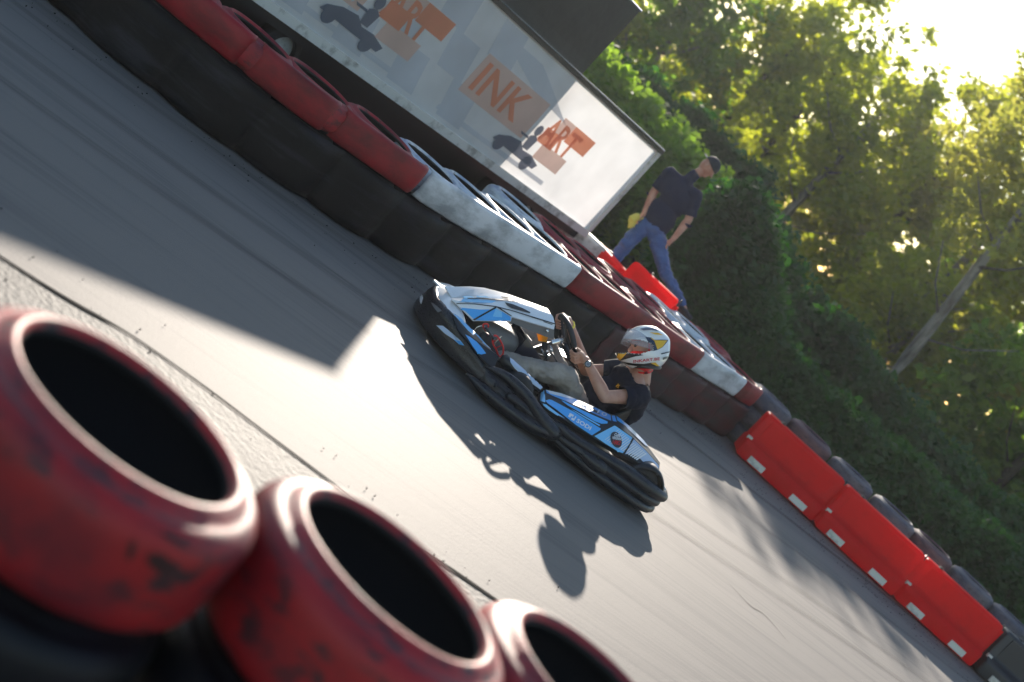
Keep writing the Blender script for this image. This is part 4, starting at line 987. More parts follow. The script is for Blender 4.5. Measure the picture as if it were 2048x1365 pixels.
lay('lamp_window',[[(862,606),(866,607),(875,614),(884,622.5),(876,626),(868,616)]],M_greyp,bN,nose)
# hood graphics
M_pk=mat('print_black',(.012,.014,.02),.4)
lay('side_graphic',[[(906,603),(918,608),(955,609.5),(989,614.5),(987,616),(952,635),(946,640.5),(930,624)]],M_pw,bH,hood)
lay('blue_graphic',[[(914,615),(930,617),(960,620),(980,619.5),(947,639),(930,623)]],M_blue,bH,hood,.0016)
lay('blue_graphic',[[(949,641),(991,617.5),(1003,624),(1021,634.5),(1021,642),(1008,642),(970,642)]],M_blue,bH,hood,.0016)
lay('blue_graphic',[[(991,617.5),(1003,624),(1004,636),(985,634)]],M_lblue,bH,hood,.002)
lay('black_line',[[(913,607),(950,608),(991,613),(1020,620.5),(1060,633),(1109,648.2),(1109,649.6),(1060,635),(1020,622.3),(991,615),(950,609.8),(913,608.6)],[(945,640),(990,614.5),(993,616.5),(949,641.5)],[(993,615.5),(1022,634),(1023,632.5),(998,615.5)]],M_pk,bH,hood,.0022)
lay('black_vent',[[(1009,606),(1025,610),(1045,618),(1060,626),(1059,628),(1040,623),(1022,618),(1013,612)],[(1001,594.5),(1020,596.5),(1036,599),(1020,599.5),(1005,598)]],M_pk,bH,hood,.0022)
lay('black_line',[[(935,597.5),(960,597.5),(1000,600),(1040,603),(1060,609),(1059,610),(1038,605),(1000,601.8),(960,599.5),(935,599.5)]],M_pk,bH,hood,.0022)
lay('blue_patch',[[(915,603),(928,599),(970,601.5),(992,603),(984,607.5),(955,606.5),(925,605)],[(925,594),(940,593),(934,600),(960,601),(976,605),(955,602.5),(931,602)],[(953,593),(972,594),(980,597),(953,596.5)]],M_lblue,bH,hood,.0016)
lay('small_lettering',[[(1086,643.5),(1104,649.3),(1104,650.5),(1086,644.8)]],M_pk,bH,hood,.0022)
# beam top strip
lay('pale_strip',[[(1019,716),(1026,721),(1055,746),(1086,775),(1080,779),(1048,755),(1028,736),(1020,724)]],M_pblue2,bB,beamL)
# pod graphics
lay('front_face',[[(1082,783),(1089,782),(1090,806),(1081,803)]],M_lblue,bP,podL)
lay('upper_panel',[[(1091,781),(1121,788),(1140,795),(1163,804),(1190,816),(1214,828),(1221,832),(1222,843),(1200,834),(1165,818),(1125,801),(1105,793),(1093,787)]],M_blue,bP,podL)
lay('upper_pale',[[(1091,781),(1121,788),(1138,794),(1150,799),(1138,798.5),(1120,794),(1100,789)]],M_pw,bP,podL,.0018)
lay('upper_panel',[[(1223,832.5),(1229,832.5),(1233,845),(1225,843.5)],[(1232,833),(1238,837),(1258,853),(1254,855),(1240,846),(1234,842)]],M_blue,bP,podL)
lay('middle_panel',[[(1122,802),(1127,803),(1165,822),(1215,844),(1214,848),(1202,848.5),(1188,843),(1160,826),(1135,812)]],M_blue,bP,podL)
lay('lower_panel',[[(1090,802),(1098,800),(1103,801),(1150,826),(1201,858),(1200,861),(1184,871),(1182,871),(1150,850),(1115,822),(1095,808)]],M_blue,bP,podL)
lay('lower_panel',[[(1141,819),(1150,823),(1200,851),(1198,853),(1170,837)],[(1084,808),(1092,810),(1110,824),(1130,838),(1115,831),(1098,820)]],M_lblue,bP,podL)
lay('rear_panel',[[(1188,873),(1228,852),(1231,853),(1264,876),(1256,893),(1245,907),(1236,904),(1210,888)]],M_lblue,bP,podL)
lay('rear_panel',[[(1247,909),(1258,893),(1267,879),(1292,903),(1317,932),(1314,953),(1300,940),(1276,914),(1262,908)],[(1240,838),(1262,857),(1287,882),(1296,894),(1290,892),(1270,873),(1255,859)]],M_pblue2,bP,podL)
st=[]
for k in range(17):
    f=k/16; x0=1236+f*54; y0=860+f*46; w_=.5+1.0*f; dx,dy=-27+7*f,20-7*f
    st.append([(x0,y0),(x0+1.6*w_,y0+1.5*w_),(x0+dx+1.6*w_,y0+dy+1.5*w_),(x0+dx,y0+dy)])
lay('hatch_stripes',st,M_pw,bP,podL,.002)
lay('black_line',[[(1245,909),(1265,876.5),(1267,878),(1247.5,910)]],M_pk,bP,podL,.003)
# lettering on the pod
lay_text('lettering','SODI',(1151,845),(1179,862),(1155,837.5),M_pw,bP,podL,.03)
lay('emblem',[[(1135,834),(1139,827),(1147,831.5),(1145,835),(1141,833),(1139.5,836.5)],[(1141,840),(1143,836),(1147.5,838.5),(1149.5,833.5),(1152,835),(1147,843)]],M_pw,bP,podL,.002)
lay_text('lettering','RT',(1162.5,811.5),(1187,823),(1165,806),M_pk,bP,podL,.01,.003)
lay_text('lettering','10',(1192.5,827.5),(1211,836),(1196,821),M_pw,bP,podL,.01,.003)
ov=[(1231+11.5*math.cos(t)*math.cos(.25)-16*math.sin(t)*math.sin(-.2),880.5+16*math.sin(t)) for t in [2*math.pi*k/28 for k in range(28)]]
lay('oval_sticker',[ov],mat('dark_oval',(.045,.045,.055),.5),bP,podL,.003)
lay_text('oval_lettering','Caff\u00e9',(1226,873),(1238,876),(1228,867),M_pw,bP,podL,.03,.0042)
lay_text('oval_lettering','VERGNANO',(1222,879),(1242,882.5),(1223.5,873.5),M_pw,bP,podL,.03,.0042)
lay_text('oval_lettering','1882',(1222.5,889),(1238,891.5),(1225,881),M_red,bP,podL,.01,.0042)

# old rubbed marks on the nearest red tyre
M_smudge=mat('tyre_rub_mark',(.035,.006,.007),.6)
for o in [o for o in SC.objects if o.name.startswith('tyre') and o.get('label','').startswith('red painted smooth tyre topping the leftmost')]:
    bq=bvh_of([o]); C0=(318,1122)
    def blob_(cx0,cy0,rx,ry,a0,n=22,k=.28,sd=0):
        out=[]
        for q in range(n):
            t=2*math.pi*q/n; r_=1+k*noise.noise((math.cos(t)*1.7+sd,math.sin(t)*1.7,sd)); x=math.cos(t)*rx*r_; y=math.sin(t)*ry*r_
            out.append((cx0+x*math.cos(a0)-y*math.sin(a0),cy0+x*math.sin(a0)+y*math.cos(a0)))
        return out
    lay('rub_mark',[blob_(318,1126,30,17,.5,sd=2),blob_(352,1082,34,7,.55,sd=5),blob_(262,1100,7,22,.3,sd=8)],M_smudge,bq,o,.0004,14)

# ================================================================== people
def capsule(bm,p0,r0,p1,r1,n=14):
    """closed round-ended cone between two joints"""
    p0=Vector(p0);p1=Vector(p1); d=p1-p0
    if d.length<1e-5: d=Vector((0,0,1e-4))
    t=d.normalized(); a,b=frame(t); m=5; rings=[]
    for k in range(m):
        ph=math.pi/2*(1-k/m); rings.append((p0-t*r0*math.sin(ph),r0*math.cos(ph)))
    rings.append((p0,r0)); rings.append((p1,r1))
    for k in range(1,m+1):
        ph=math.pi/2*k/m; rings.append((p1+t*r1*math.sin(ph),r1*math.cos(ph)))
    R_=[]
    for c,r in rings:
        r=max(r,1e-4); R_.append([bm.verts.new(c+a*math.cos(2*math.pi*k/n)*r+b*math.sin(2*math.pi*k/n)*r) for k in range(n)])
    for A,B in zip(R_,R_[1:]):
        for k in range(n): bm.faces.new((A[k],A[(k+1)%n],B[(k+1)%n],B[k]))
    bm.faces.new(R_[0][::-1]); bm.faces.new(R_[-1])
def ellips(bm,c,ax,n=20,m=12):
    """ax: three half-axis vectors"""
    c=Vector(c); R_=[]
    for j in range(1,m):
        ph=math.pi*j/m; R_.append([bm.verts.new(c+ax[0]*math.sin(ph)*math.cos(2*math.pi*k/n)+ax[1]*math.sin(ph)*math.sin(2*math.pi*k/n)+ax[2]*math.cos(ph)) for k in range(n)])
    for A,B in zip(R_,R_[1:]):
        for k in range(n): bm.faces.new((A[k],A[(k+1)%n],B[(k+1)%n],B[k]))
    bm.faces.new(R_[0][::-1]); bm.faces.new(R_[-1])
def fuse(bm,vox,smooth=6,fac=.5):
    """one continuous skin round all the closed pieces in bm"""
    fixn(bm); me=bpy.data.meshes.new('tmp'); bm.to_mesh(me); bm.free(); o=bpy.data.objects.new('tmp',me); COL.objects.link(o)
    m=o.modifiers.new('r','REMESH'); m.mode='VOXEL'; m.voxel_size=vox; m.adaptivity=0
    s=o.modifiers.new('s','SMOOTH'); s.iterations=smooth; s.factor=fac
    dg=bpy.context.evaluated_depsgraph_get(); ev=o.evaluated_get(dg); res=bpy.data.meshes.new_from_object(ev)
    bpy.data.objects.remove(o); b=bmesh.new(); b.from_mesh(res); bpy.data.meshes.remove(res); return b
def folds(bm,amp,sc,dirs=None,seed=0):
    bm.normal_update()
    for v in bm.verts:
        p=v.co*sc+Vector((seed,seed*2,0)); q=Vector((p.x,p.y*.55,p.z*1.3))
        f=abs(noise.noise(q+Vector((noise.noise(p*.7),0,0))*1.2))*1.6-.4
        v.co+=v.normal*amp*f
def cut(bm,c,d,rad):
    """trim an open cuff: drop what lies past plane (c,d) near c"""
    c=Vector(c); d=Vector(d).normalized(); vs=[v for v in bm.verts if (v.co-c).length<rad]; s=set(vs)
    fs=[f for f in bm.faces if all(v in s for v in f.verts)]; es=list({e for f in fs for e in f.edges})
    bmesh.ops.bisect_plane(bm,geom=vs+es+fs,plane_co=c,plane_no=d,clear_outer=True)
M_skin=mat('skin',(.56,.31,.22),.5,vary=((.44,.20,.14),9,.35,.6,(1,1,1)),bump=(160,.15,.002)); M_skin.node_tree.nodes['Principled BSDF'].inputs['Subsurface Weight'].default_value=.15; M_skin.node_tree.nodes['Principled BSDF'].inputs['Subsurface Radius'].default_value=(.02,.008,.004)
M_shirt=mat('navy_cotton',(.007,.010,.022),.85,spec=.25,bump=(220,.25,.001))
M_trou=mat('grey_trouser_cloth',(.34,.30,.265),.85,spec=.3,bump=(180,.3,.001),vary=((.22,.20,.185),7,.35,.6,(1,1,1)))
M_shoe=mat('dark_shoe',(.02,.02,.022),.6)
def hand(bm,C,T,D,O,wrist,sgn=1,curl=1.0,r=.0083,thumb_up=False):
    """grip round a bar at C with axis T; D towards the driver, O outwards from the wheel; wrist point"""
    C=Vector(C);T=T.normalized();D=D.normalized();O=O.normalized();W=Vector(wrist)
    kn=[]
    for i,f in enumerate((-.034,-.0115,.011,.0325)):
        L_=[.92,1.0,.97,.80][i]; B=C+T*f
        k=B+O*.030+D*.026; kn.append(k)
        a=B+(O*.030-D*.016)*1.0; b=B-O*.004-D*.0285; c=B-O*.022*L_-D*.010
        a=a.lerp(k,1-L_)
        capsule(bm,k,r*1.18,a,r*1.08,10); capsule(bm,a,r*1.08,b,r,10); capsule(bm,b,r,c,r*.88,10)
    # palm: from knuckles back to the wrist
    for k in kn: capsule(bm,k,r*1.35,W.lerp(k,.30)+D*.0,.0165,12)
    mid=(kn[1]+kn[2])/2
    capsule(bm,W,.0235,W.lerp(mid,.55)+D*.002,.021,12)
    # thumb leaves the side of the palm near its base and closes over the bar
    tb=W.lerp(mid,.40)-O*.018+T*(.018*sgn); t1=C+D*.020-O*.004+T*.034*sgn; 
    if thumb_up: t2=C+D*.016-O*.008+T*.066*sgn
    else: t2=C+D*.004-O*.026+T*.030*sgn
    capsule(bm,tb,.0155,t1,.0115,12); capsule(bm,t1,.0112,t2,.0088,12)
def limb(bm,pts):
    for (a,ra),(b,rb) in zip(pts,pts[1:]): capsule(bm,a,ra,b,rb,16)

# ---------------- driver (same local axes as the kart)
Fl=(cd).normalized()           # along the column, towards the driver
def rim_at(t): return rimp(t,.152)
sL=kp(1279,794,.21); eL=kp(1210,794,.31); sR=kp(1250,744,-.20); eR=kp(1172,741,-.285)
tL=R(-17); tR=R(158)
hL=rim_at(tL); hR=rim_at(tR)
def tang(t): return (rimp(t+.05)-rimp(t-.05)).normalized()
OL=(hL-wc).normalized(); OR=(hR-wc).normalized()
wL=hL+OL*.045+Fl*.075+Vector((0,0,-.028)); wR=hR+OR*.030+Fl*.085+Vector((0,0,-.035))
pelv=Vector((-.33,0,.155)); chest=(sL+sR)/2+Vector((.005,0,-.05)); belly=pelv.lerp(chest,.5)+Vector((.03,0,0))
neck0=kp(1284,764,.02); hc=kp(1291,697,.02)      # helmet centre
knL=kp(1130,753,.25); knR=Vector((knL.x+.01,-.24,knL.z+.01)); hipL=Vector((-.30,.10,.165)); hipR=Vector((-.30,-.10,.165))
anL=Vector((.50,.235,.165)); anR=Vector((.52,-.20,.175))
bm=bmesh.new()
lerp=lambda a,b,t:Vector(a).lerp(Vector(b),t)
for s,e,w_ in((sL,eL,wL),(sR,eR,wR)):
    limb(bm,[(s,.052),(lerp(s,e,.35),.050),(lerp(s,e,.75),.043),(e,.040),(lerp(e,w_,.25),.043),(lerp(e,w_,.6),.034),(w_,.0245)])
hand(bm,hL,tang(tL),Fl,OL,wL,sgn=1); hand(bm,hR,tang(tR),Fl,OR,wR,sgn=-1,thumb_up=True)
# trunk and legs under the clothes
limb(bm,[(neck0,.055),(neck0.lerp(hc,.55),.054),(hc,.07)])
capsule(bm,sL,.05,sR,.05); ellips(bm,chest,[Vector((.10,0,0)),Vector((0,.155,0)),Vector((.03,0,.16))]); ellips(bm,belly,[Vector((.105,0,0)),Vector((0,.145,0)),Vector((-.04,0,.16))])
ellips(bm,pelv,[Vector((.11,0,0)),Vector((0,.155,0)),Vector((0,0,.09))])
for h_,k_,a_ in((hipL,knL,anL),(hipR,knR,anR)): limb(bm,[(h_,.07),(k_,.05),(lerp(k_,a_,.3),.05),(a_,.036),(Vector(a_)+Vector((.13,0,.03)),.03)])
# head inside the helmet, turned and bowed to the inside of the bend
ps=R(20); hf=(cx*-.99+cy*.06).normalized()*math.cos(ps)+(-Fw)*math.sin(ps); hu=(cx*.0+cy*1.0); hu=(hu-hf*hu.dot(hf)).normalized()
inv=KMi.to_3x3(); hf=(inv@hf).normalized(); hu=(inv@hu).normalized(); hs=hu.cross(hf).normalized()   # hs = head's left, towards the camera
HM=Matrix((hf,hs,hu)).transposed().to_4x4(); HM.translation=hc
def hp(a,b,c): return HM@Vector((a,b,c))
ellips(bm,hp(.0,0,.01),[hf*.098,hs*.078,hu*.115]); capsule(bm,hp(.045,0,-.05),.05,hp(.06,0,-.075),.035)
capsule(bm,hp(.092,0,.012),.010,hp(.108,0,-.018),.015); capsule(bm,hp(.092,-.016,-.052),.009,hp(.092,.016,-.052),.009)
capsule(bm,hp(.075,.03,.03),.014,hp(.08,.045,.028),.012); capsule(bm,hp(.075,-.03,.03),.014,hp(.08,-.045,.028),.012)
for s in(1,-1): capsule(bm,hp(-.005,.076*s,.015),.018,hp(-.008,.08*s,-.015),.012)
b=fuse(bm,.0034,4,.45); driver=from_bm('person',b,M_skin,None,True); driver.matrix_world=KM
tag(driver,'seated driver in white helmet, navy T-shirt and grey trousers gripping the steering wheel','person')
def dobj(name,bm,mt,smooth=True,sh=None): 
    o=from_bm(name,bm,mt,driver,smooth)
    if sh: sharp(o,sh)
    return o
# eyes
for s in(1,-1):
    bm=bmesh.new(); ellips(bm,hp(.086,.031*s,.012),[hf*.011,hs*.012,hu*.010]); dobj('eye',bm,mat('eye_dark',(.05,.035,.03),.15))
# T-shirt
bm=bmesh.new()
for s,e in((sL,eL),(sR,eR)): limb(bm,[(s,.078),(lerp(s,e,.35),.076),(lerp(s,e,.62),.070)])
capsule(bm,sL+Vector((0,-.02,.0)),.066,sR+Vector((0,.02,0)),.062); ellips(bm,chest+Vector((-.01,0,-.01)),[Vector((.145,0,.02)),Vector((0,.195,0)),Vector((.04,0,.165))])
ellips(bm,chest+Vector((-.055,.03,-.03)),[Vector((.10,0,.0)),Vector((0,.18,0)),Vector((.04,0,.17))])
ellips(bm,belly,[Vector((.135,0,0)),Vector((0,.172,0)),Vector((-.05,0,.18))]); ellips(bm,pelv+Vector((.03,0,.03)),[Vector((.125,0,0)),Vector((0,.175,0)),Vector((0,0,.10))])
b=fuse(bm,.007,5)
folds(b,.015,8,seed=3); folds(b,.006,20,seed=9)
cL=lerp(sL,eL,.55); cR=lerp(sR,eR,.55)
cut(b,cL,eL-sL,.13); cut(b,cR,eR-sR,.13); cut(b,neck0+(hc-neck0).normalized()*.010,(hc-neck0),.15)
bmesh.ops.solidify(b,geom=b.faces[:],thickness=.003); shirt=dobj('t_shirt',b,M_shirt)
# trousers
bm=bmesh.new()
for h_,k_,a_ in((hipL,knL,anL),(hipR,knR,anR)): limb(bm,[(h_,.092),(lerp(h_,k_,.5),.086),(k_,.074),(lerp(k_,a_,.2),.072),(lerp(k_,a_,.5),.064),(lerp(k_,a_,.95),.054)])
ellips(bm,pelv,[Vector((.125,0,0)),Vector((0,.17,0)),Vector((0,0,.10))])
b=fuse(bm,.007,4); folds(b,.017,9,seed=5); folds(b,.008,22,seed=1); dobj('trousers',b,M_trou)
for a_ in(anL,anR):
    bm=bmesh.new(); limb(bm,[(Vector(a_),.045),(Vector(a_)+Vector((.05,0,.0)),.046),(Vector(a_)+Vector((.15,0,.06)),.038)]); b=fuse(bm,.006,4); dobj('shoe',b,M_shoe)
# balaclava / neck scarf
bm=bmesh.new(); ax_=(hc-neck0).normalized(); 
q=neck0.lerp(hc,.36); tube(bm,[q-ax_*.0,q+ax_*.03,q+ax_*.07],[.062,.068,.074],24,cap=False); fixn(bm); solid(bm,.004)
for v in bm.verts: v.co+=Vector((noise.noise(v.co*30),noise.noise(v.co*30+Vector((5,0,0))),0))*.004
M_redcl=mat('red_cloth',(.75,.012,.012),.75,sheen=.2); dobj('neck_scarf',bm,M_redcl)
bm=bmesh.new(); ellips(bm,hp(.002,0,.005),[hf*.104,hs*.086,hu*.122]); capsule(bm,hp(.045,0,-.05),.056,hp(.062,0,-.078),.041)
b=fuse(bm,.005,3)
bmesh.ops.delete(b,geom=[f for f in b.faces if (lambda p:p.x>.02 and -.022<p.z<.045)(HM.inverted()@f.calc_center_median())],context='FACES'); dobj('face_mask',b,M_redcl)
# watch, wristband, chest emblem
aw=(wL-eL).normalized(); wp=lerp(wL,eL,.10)
toC=(inv@(Vector((0,0,CAMH))-KM@wp)).normalized(); wn_=(toC-aw*toC.dot(aw)).normalized()
wt=empty('wrist_watch',(0,0,0),0,driver)
bm=bmesh.new(); tube(bm,[wp-aw*.010,wp+aw*.010],[.0315,.0315],24,cap=False); fixn(bm); solid(bm,.003); dobj('strap',bm,mat('olive_strap',(.10,.075,.02),.7)).parent=wt
bm=bmesh.new(); p=wp+wn_*.030; tube(bm,[p,p+wn_*.004,p+wn_*.011],[.021,.0225,.021],24); dobj('case',bm,mat('black_case',(.01,.01,.012),.3),True,30).parent=wt
bm=bmesh.new(); p=wp+wn_*.0412; tube(bm,[p,p+wn_*.0006],[.0165,.0165],24); dobj('dial',bm,mat('blue_grey_dial',(.10,.14,.22),.3),False).parent=wt
bm=bmesh.new()
for k in range(12):
    t=2*math.pi*k/12; a,b_=frame(wn_); bbox(bm,-.0007,.0007,-.0022,.0022,0,.0004,Matrix.Translation(p+wn_*.0008+(a*math.cos(t)+b_*math.sin(t))*.0128)@Matrix((a,b_,wn_)).transposed().to_4x4()@Matrix.Rotation(t+math.pi/2,4,'Z'))
dobj('hour_marks',bm,M_pw,False).parent=wt
bm=bmesh.new(); ar=(wR-eR).normalized(); q=lerp(wR,eR,.10); tube(bm,[q-ar*.011,q+ar*.011],[.032,.033],24,cap=False); fixn(bm); solid(bm,.003); dobj('wristband',bm,mat('yellow_band',(.85,.72,.03),.6))
# ---------------- helmet
bm=bmesh.new(); nu,nv=128,88; R_=[]
def shell(az,el,k=1.0):
    c=math.cos(el); F_=math.cos(az)*c; S_=math.sin(az)*c; U_=math.sin(el)
    x=F_*.152; y=S_*.126; z=U_*.138
    # fuller chin bar reaching forward, narrower nape, slight spoiler behind the crown
    if z<.01: ch=min(1,(.01-z)/.05); ch=ch*ch*(3-2*ch); x+=.050*max(F_,0)**1.3*ch; y*=1-.12*ch*max(F_,0)**2
    if F_<0: x+= .012*max(0,U_)**2*F_ - .006*F_*0; 
    x-=.018*math.exp(-((el-.55)/.28)**2)*max(-F_,0)**3
    z=max(z,-.128+.02*max(-F_,0)) if z<-.10 else z
    return (x*k,y*k,z*k)
port=lambda x,y,z:(x>.010 and z<.050-(.09-min(x,.09))*.35 and z>-.040+(.09-min(x,.09))*.35)
for j in range(nv+1):
    el=math.pi*(j/nv-.5)*.998; R_.append([bm.verts.new(HM@Vector(shell(2*math.pi*k/nu,el))) for k in range(nu)])
HMi=HM.inverted()
for A,B in zip(R_,R_[1:]):
    for k in range(nu):
        q=(A[k],A[(k+1)%nu],B[(k+1)%nu],B[k]); c=HMi@((q[0].co+q[1].co+q[2].co+q[3].co)/4)
        if port(*c): continue
        if c.z<-.115 and math.hypot(c.x+.01,c.y)<.098: continue
        bm.faces.new(q)
fixn(bm); solid(bm,-.010); fixn(bm)
helm=empty('helmet',(0,0,0),0,driver)
M_hw=mat('helmet_white',(.80,.80,.80),.22,coat=.8); M_hk=mat('helmet_black',(.012,.012,.014),.3,coat=.5); M_hy=mat('helmet_yellow',(.85,.48,.02),.3,coat=.5); M_hn=mat('helmet_navy',(.015,.03,.07),.2,coat=.6); M_hr=mat('helmet_red',(.55,.02,.05),.35); M_hg=mat('helmet_grey',(.12,.14,.20),.3)
hsh=from_bm('shell',bm,M_hw,helm,True); sharp(hsh,45)
bm=bmesh.new(); pad=[]
for k in range(40):
    t=2*math.pi*k/40; pad.append(HM@Vector((-.006+.094*math.cos(t),.088*math.sin(t),-.119)))
tube(bm,pad,.012,8,closed=True); from_bm('base_trim',bm,M_hk,helm,True)
# spoiler
bm=bmesh.new(); rr_=[]
for k in range(9):
    t=R(180-50+100*k/8); o_=shell(t,.52,1.0); rr_.append([HM@Vector((o_[0],o_[1],o_[2])),HM@Vector((o_[0]*1.0+.0,o_[1],o_[2]+.012)),HM@Vector((o_[0]*1.10-.004,o_[1]*1.02,o_[2]-.004)),HM@Vector((o_[0]*1.04,o_[1]*1.01,o_[2]-.02))])
loft(bm,rr_); fixn(bm); from_bm('spoiler',bm,M_hw,helm,True)
# raised visor: a clear curved screen turned up about its side pivots
M_vis=bpy.data.materials.new('smoked_visor'); M_vis.use_nodes=True; nt=M_vis.node_tree; o_=nt.nodes['Material Output']; b_=nt.nodes['Principled BSDF']; b_.inputs['Base Color'].default_value=(.65,.67,.72,1); b_.inputs['Roughness'].default_value=.12
tp=N(nt,'ShaderNodeBsdfTransparent'); tp.inputs[0].default_value=(.92,.93,.96,1); mx=N(nt,'ShaderNodeMixShader'); mx.inputs[0].default_value=.82; nt.links.new(b_.outputs[0],mx.inputs[1]); nt.links.new(tp.outputs[0],mx.inputs[2]); nt.links.new(mx.outputs[0],o_.inputs['Surface'])
bm=bmesh.new(); RR=[]; tilt=R(27); piv=Vector((-.005,0,.006))
for j in range(9):
    zz=-.046+.098*j/8; row=[]
    for k in range(33):
        az=R(-92+184*k/32); p=Vector((.163*math.cos(az)*(1-.08*(zz/.06)**2*.5),.131*math.sin(az),zz))
        nar=1-.55*abs(math.sin(az))**6; p.z*=nar
        p=p-piv; p=Matrix.Rotation(-tilt,3,'Y')@p+piv; row.append(bm.verts.new(HM@p))
    RR.append(row)
for A,B in zip(RR,RR[1:]):
    for k in range(32): bm.faces.new((A[k],A[k+1],B[k+1],B[k]))
fixn(bm); solid(bm,.002); from_bm('visor',bm,M_vis,helm,True)
bm=bmesh.new()
for s in(1,-1):
    p=HM@Vector((-.008,.128*s,.004)); d=hs*s; tube(bm,[p-d*.004,p+d*.008],[.017,.015],18)
from_bm('visor_pivots',bm,M_hk,helm)
bpy.context.view_layer.update()
bS=bvh_of([hsh]); Z=lambda L_:[(1200+x/9.75,620+y/9.75) for x,y in L_]
lay('black_graphic',[Z([(240,830),(262,720),(300,655),(460,735),(590,800),(850,885),(700,905),(450,925),(390,990),(330,985),(285,930)])],M_hk,bS,hsh,.0008,2.5)
lay('yellow_graphic',[Z([(430,700),(575,780),(520,850),(470,905),(385,990),(318,970),(345,900)])],M_hy,bS,hsh,.0014,2.5)
lay('navy_graphic',[Z([(880,530),(1000,545),(1060,590),(1200,585),(1330,588),(1280,660),(1210,735),(1110,785),(1040,805),(980,700)])],M_hn,bS,hsh,.0008,2.5)
lay('yellow_line',[Z([(1000,550),(1060,598),(1200,600),(1300,602),(1210,725),(1110,775),(1110,765),(1200,715),(1283,612),(1055,610),(990,560)])],M_hy,bS,hsh,.0014,2.5)
lay('black_graphic',[Z([(390,1000),(640,1042),(850,1052),(1000,1030),(1100,1060),(1170,1112),(1090,1130),(800,1110),(560,1070)])],M_hk,bS,hsh,.0008,2.5)
lay('yellow_graphic',[Z([(985,1034),(1080,1022),(1170,1112),(1120,1105),(1060,1070)]),Z([(960,448),(1130,455),(1230,500),(1080,487)])],M_hy,bS,hsh,.0014,2.5)
lay('dark_vent',[Z([(1220,930),(1310,900),(1315,945),(1215,975)]),Z([(1180,850),(1370,800),(1380,825),(1190,868)])],M_hk,bS,hsh,.0014,2.5)
lay('grey_graphic',[Z([(775,380),(900,352),(1070,368),(1140,430),(1000,402),(850,408)])],M_hg,bS,hsh,.0014,2.5)
lay_text('lettering','INKART.BE',*Z([(655,1030),(1165,978),(650,975)]),M_hr,bS,hsh,.02,.0016)
bT=bvh_of([shirt]); lay('chest_emblem',[[(1233,771),(1236,770),(1238,767),(1239,770),(1242,771),(1239,773),(1237,775),(1233,774)]],M_hy,bT,shirt,.003,2)

# ---------------- marshal astride the barrier behind the far wall (world axes; back to the camera, head turned right)
PY=17.2
def wp_(px,py,dy=0): return aty(px,py,PY+dy)
mHip=wp_(1303,458); mCh=wp_(1362,374); mNk=wp_(1390,350); mHd=wp_(1418,334)
mSL=wp_(1339,347,.0); mSR=wp_(1391,393,-.02); mEL=wp_(1308,384,.02); mWL=wp_(1288,428,-.05); mER=wp_(1377,440,-.04); mWR=wp_(1347,478,-.10)
mHL=mHip+Vector((-.09,0,-.02)); mHR=mHip+Vector((.10,0,-.02)); 
mKL=Vector((mHip.x-.08,PY-.05,.53)); mAL=Vector((mHip.x-.10,PY+.10,.09)); mKR=wp_(1330,545,-.12); mAR=Vector((1.16,PY+.02,.640))
bm=bmesh.new()
limb(bm,[(mSL,.055),(mEL,.046),(lerp(mEL,mWL,.3),.048),(mWL,.030)]); limb(bm,[(mSR,.055),(mER,.046),(lerp(mER,mWR,.3),.048),(mWR,.030)])
def loose_hand(bm,w_,d):
    d=d.normalized(); a,b=frame(d); capsule(bm,w_,.024,w_+d*.06,.030,12)
    for i in range(4):
        p=w_+d*.075+a*(-.027+.018*i); q=p+d*[.040,.046,.042,.032][i]+b*.012; capsule(bm,p,.0095,q,.0085,8); capsule(bm,q,.0085,q+d*.022+b*.020,.0075,8)
    capsule(bm,w_+d*.02+a*.022,.012,w_+d*.06+a*.048+b*.01,.010,8); capsule(bm,w_+d*.06+a*.048+b*.01,.010,w_+d*.085+a*.046+b*.025,.0085,8)
loose_hand(bm,mWL,Vector((-.1,0,-1))); loose_hand(bm,mWR,Vector((-.12,0,-1)))
limb(bm,[(mNk,.056),(lerp(mNk,mHd,.6),.055),(mHd,.07)]); mf=Vector((.86,-.18,-.40)).normalized(); ms=Vector((0,0,1)).cross(mf).normalized(); mu=mf.cross(ms).normalized()
ellips(bm,mHd,[mf*.098,ms*.077,mu*.118]); capsule(bm,mHd+mf*.05-mu*.055,.045,mHd+mf*.068-mu*.08,.03); capsule(bm,mHd+mf*.092+mu*.01,.01,mHd+mf*.112-mu*.02,.015)
capsule(bm,mHd+mf*.09-mu*.05-ms*.015,.010,mHd+mf*.09-mu*.05+ms*.015,.010)
for s in(1,-1): capsule(bm,mHd+ms*.076*s+mu*.01-mf*.01,.018,mHd+ms*.08*s-mu*.018-mf*.01,.012)
tv=(mCh-mHip); ellips(bm,lerp(mHip,mCh,.8),[Vector((.15,0,0)),Vector((0,.09,0)),tv.normalized()*.2]); ellips(bm,lerp(mHip,mCh,.3),[Vector((.135,0,0)),Vector((0,.09,0)),tv.normalized()*.2]); capsule(bm,mSL,.05,mSR,.05)
for h_,k_,a_ in((mHL,mKL,mAL),(mHR,mKR,mAR)): limb(bm,[(h_,.075),(k_,.05),(lerp(k_,a_,.3),.052),(a_,.036),(a_+Vector((.10,-.04,-.05)),.03)])
marsh=from_bm('person',fuse(bm,.005,4,.45),M_skin,None,True)
tag(marsh,'standing man in navy T-shirt, blue jeans and cap stepping over a red barrier','person')
def mo(name,b,mt): return from_bm(name,b,mt,marsh,True)
bm=bmesh.new()
for s,e in((mSL,mEL),(mSR,mER)): limb(bm,[(s,.082),(lerp(s,e,.8),.072),(lerp(s,e,1.1),.066)])
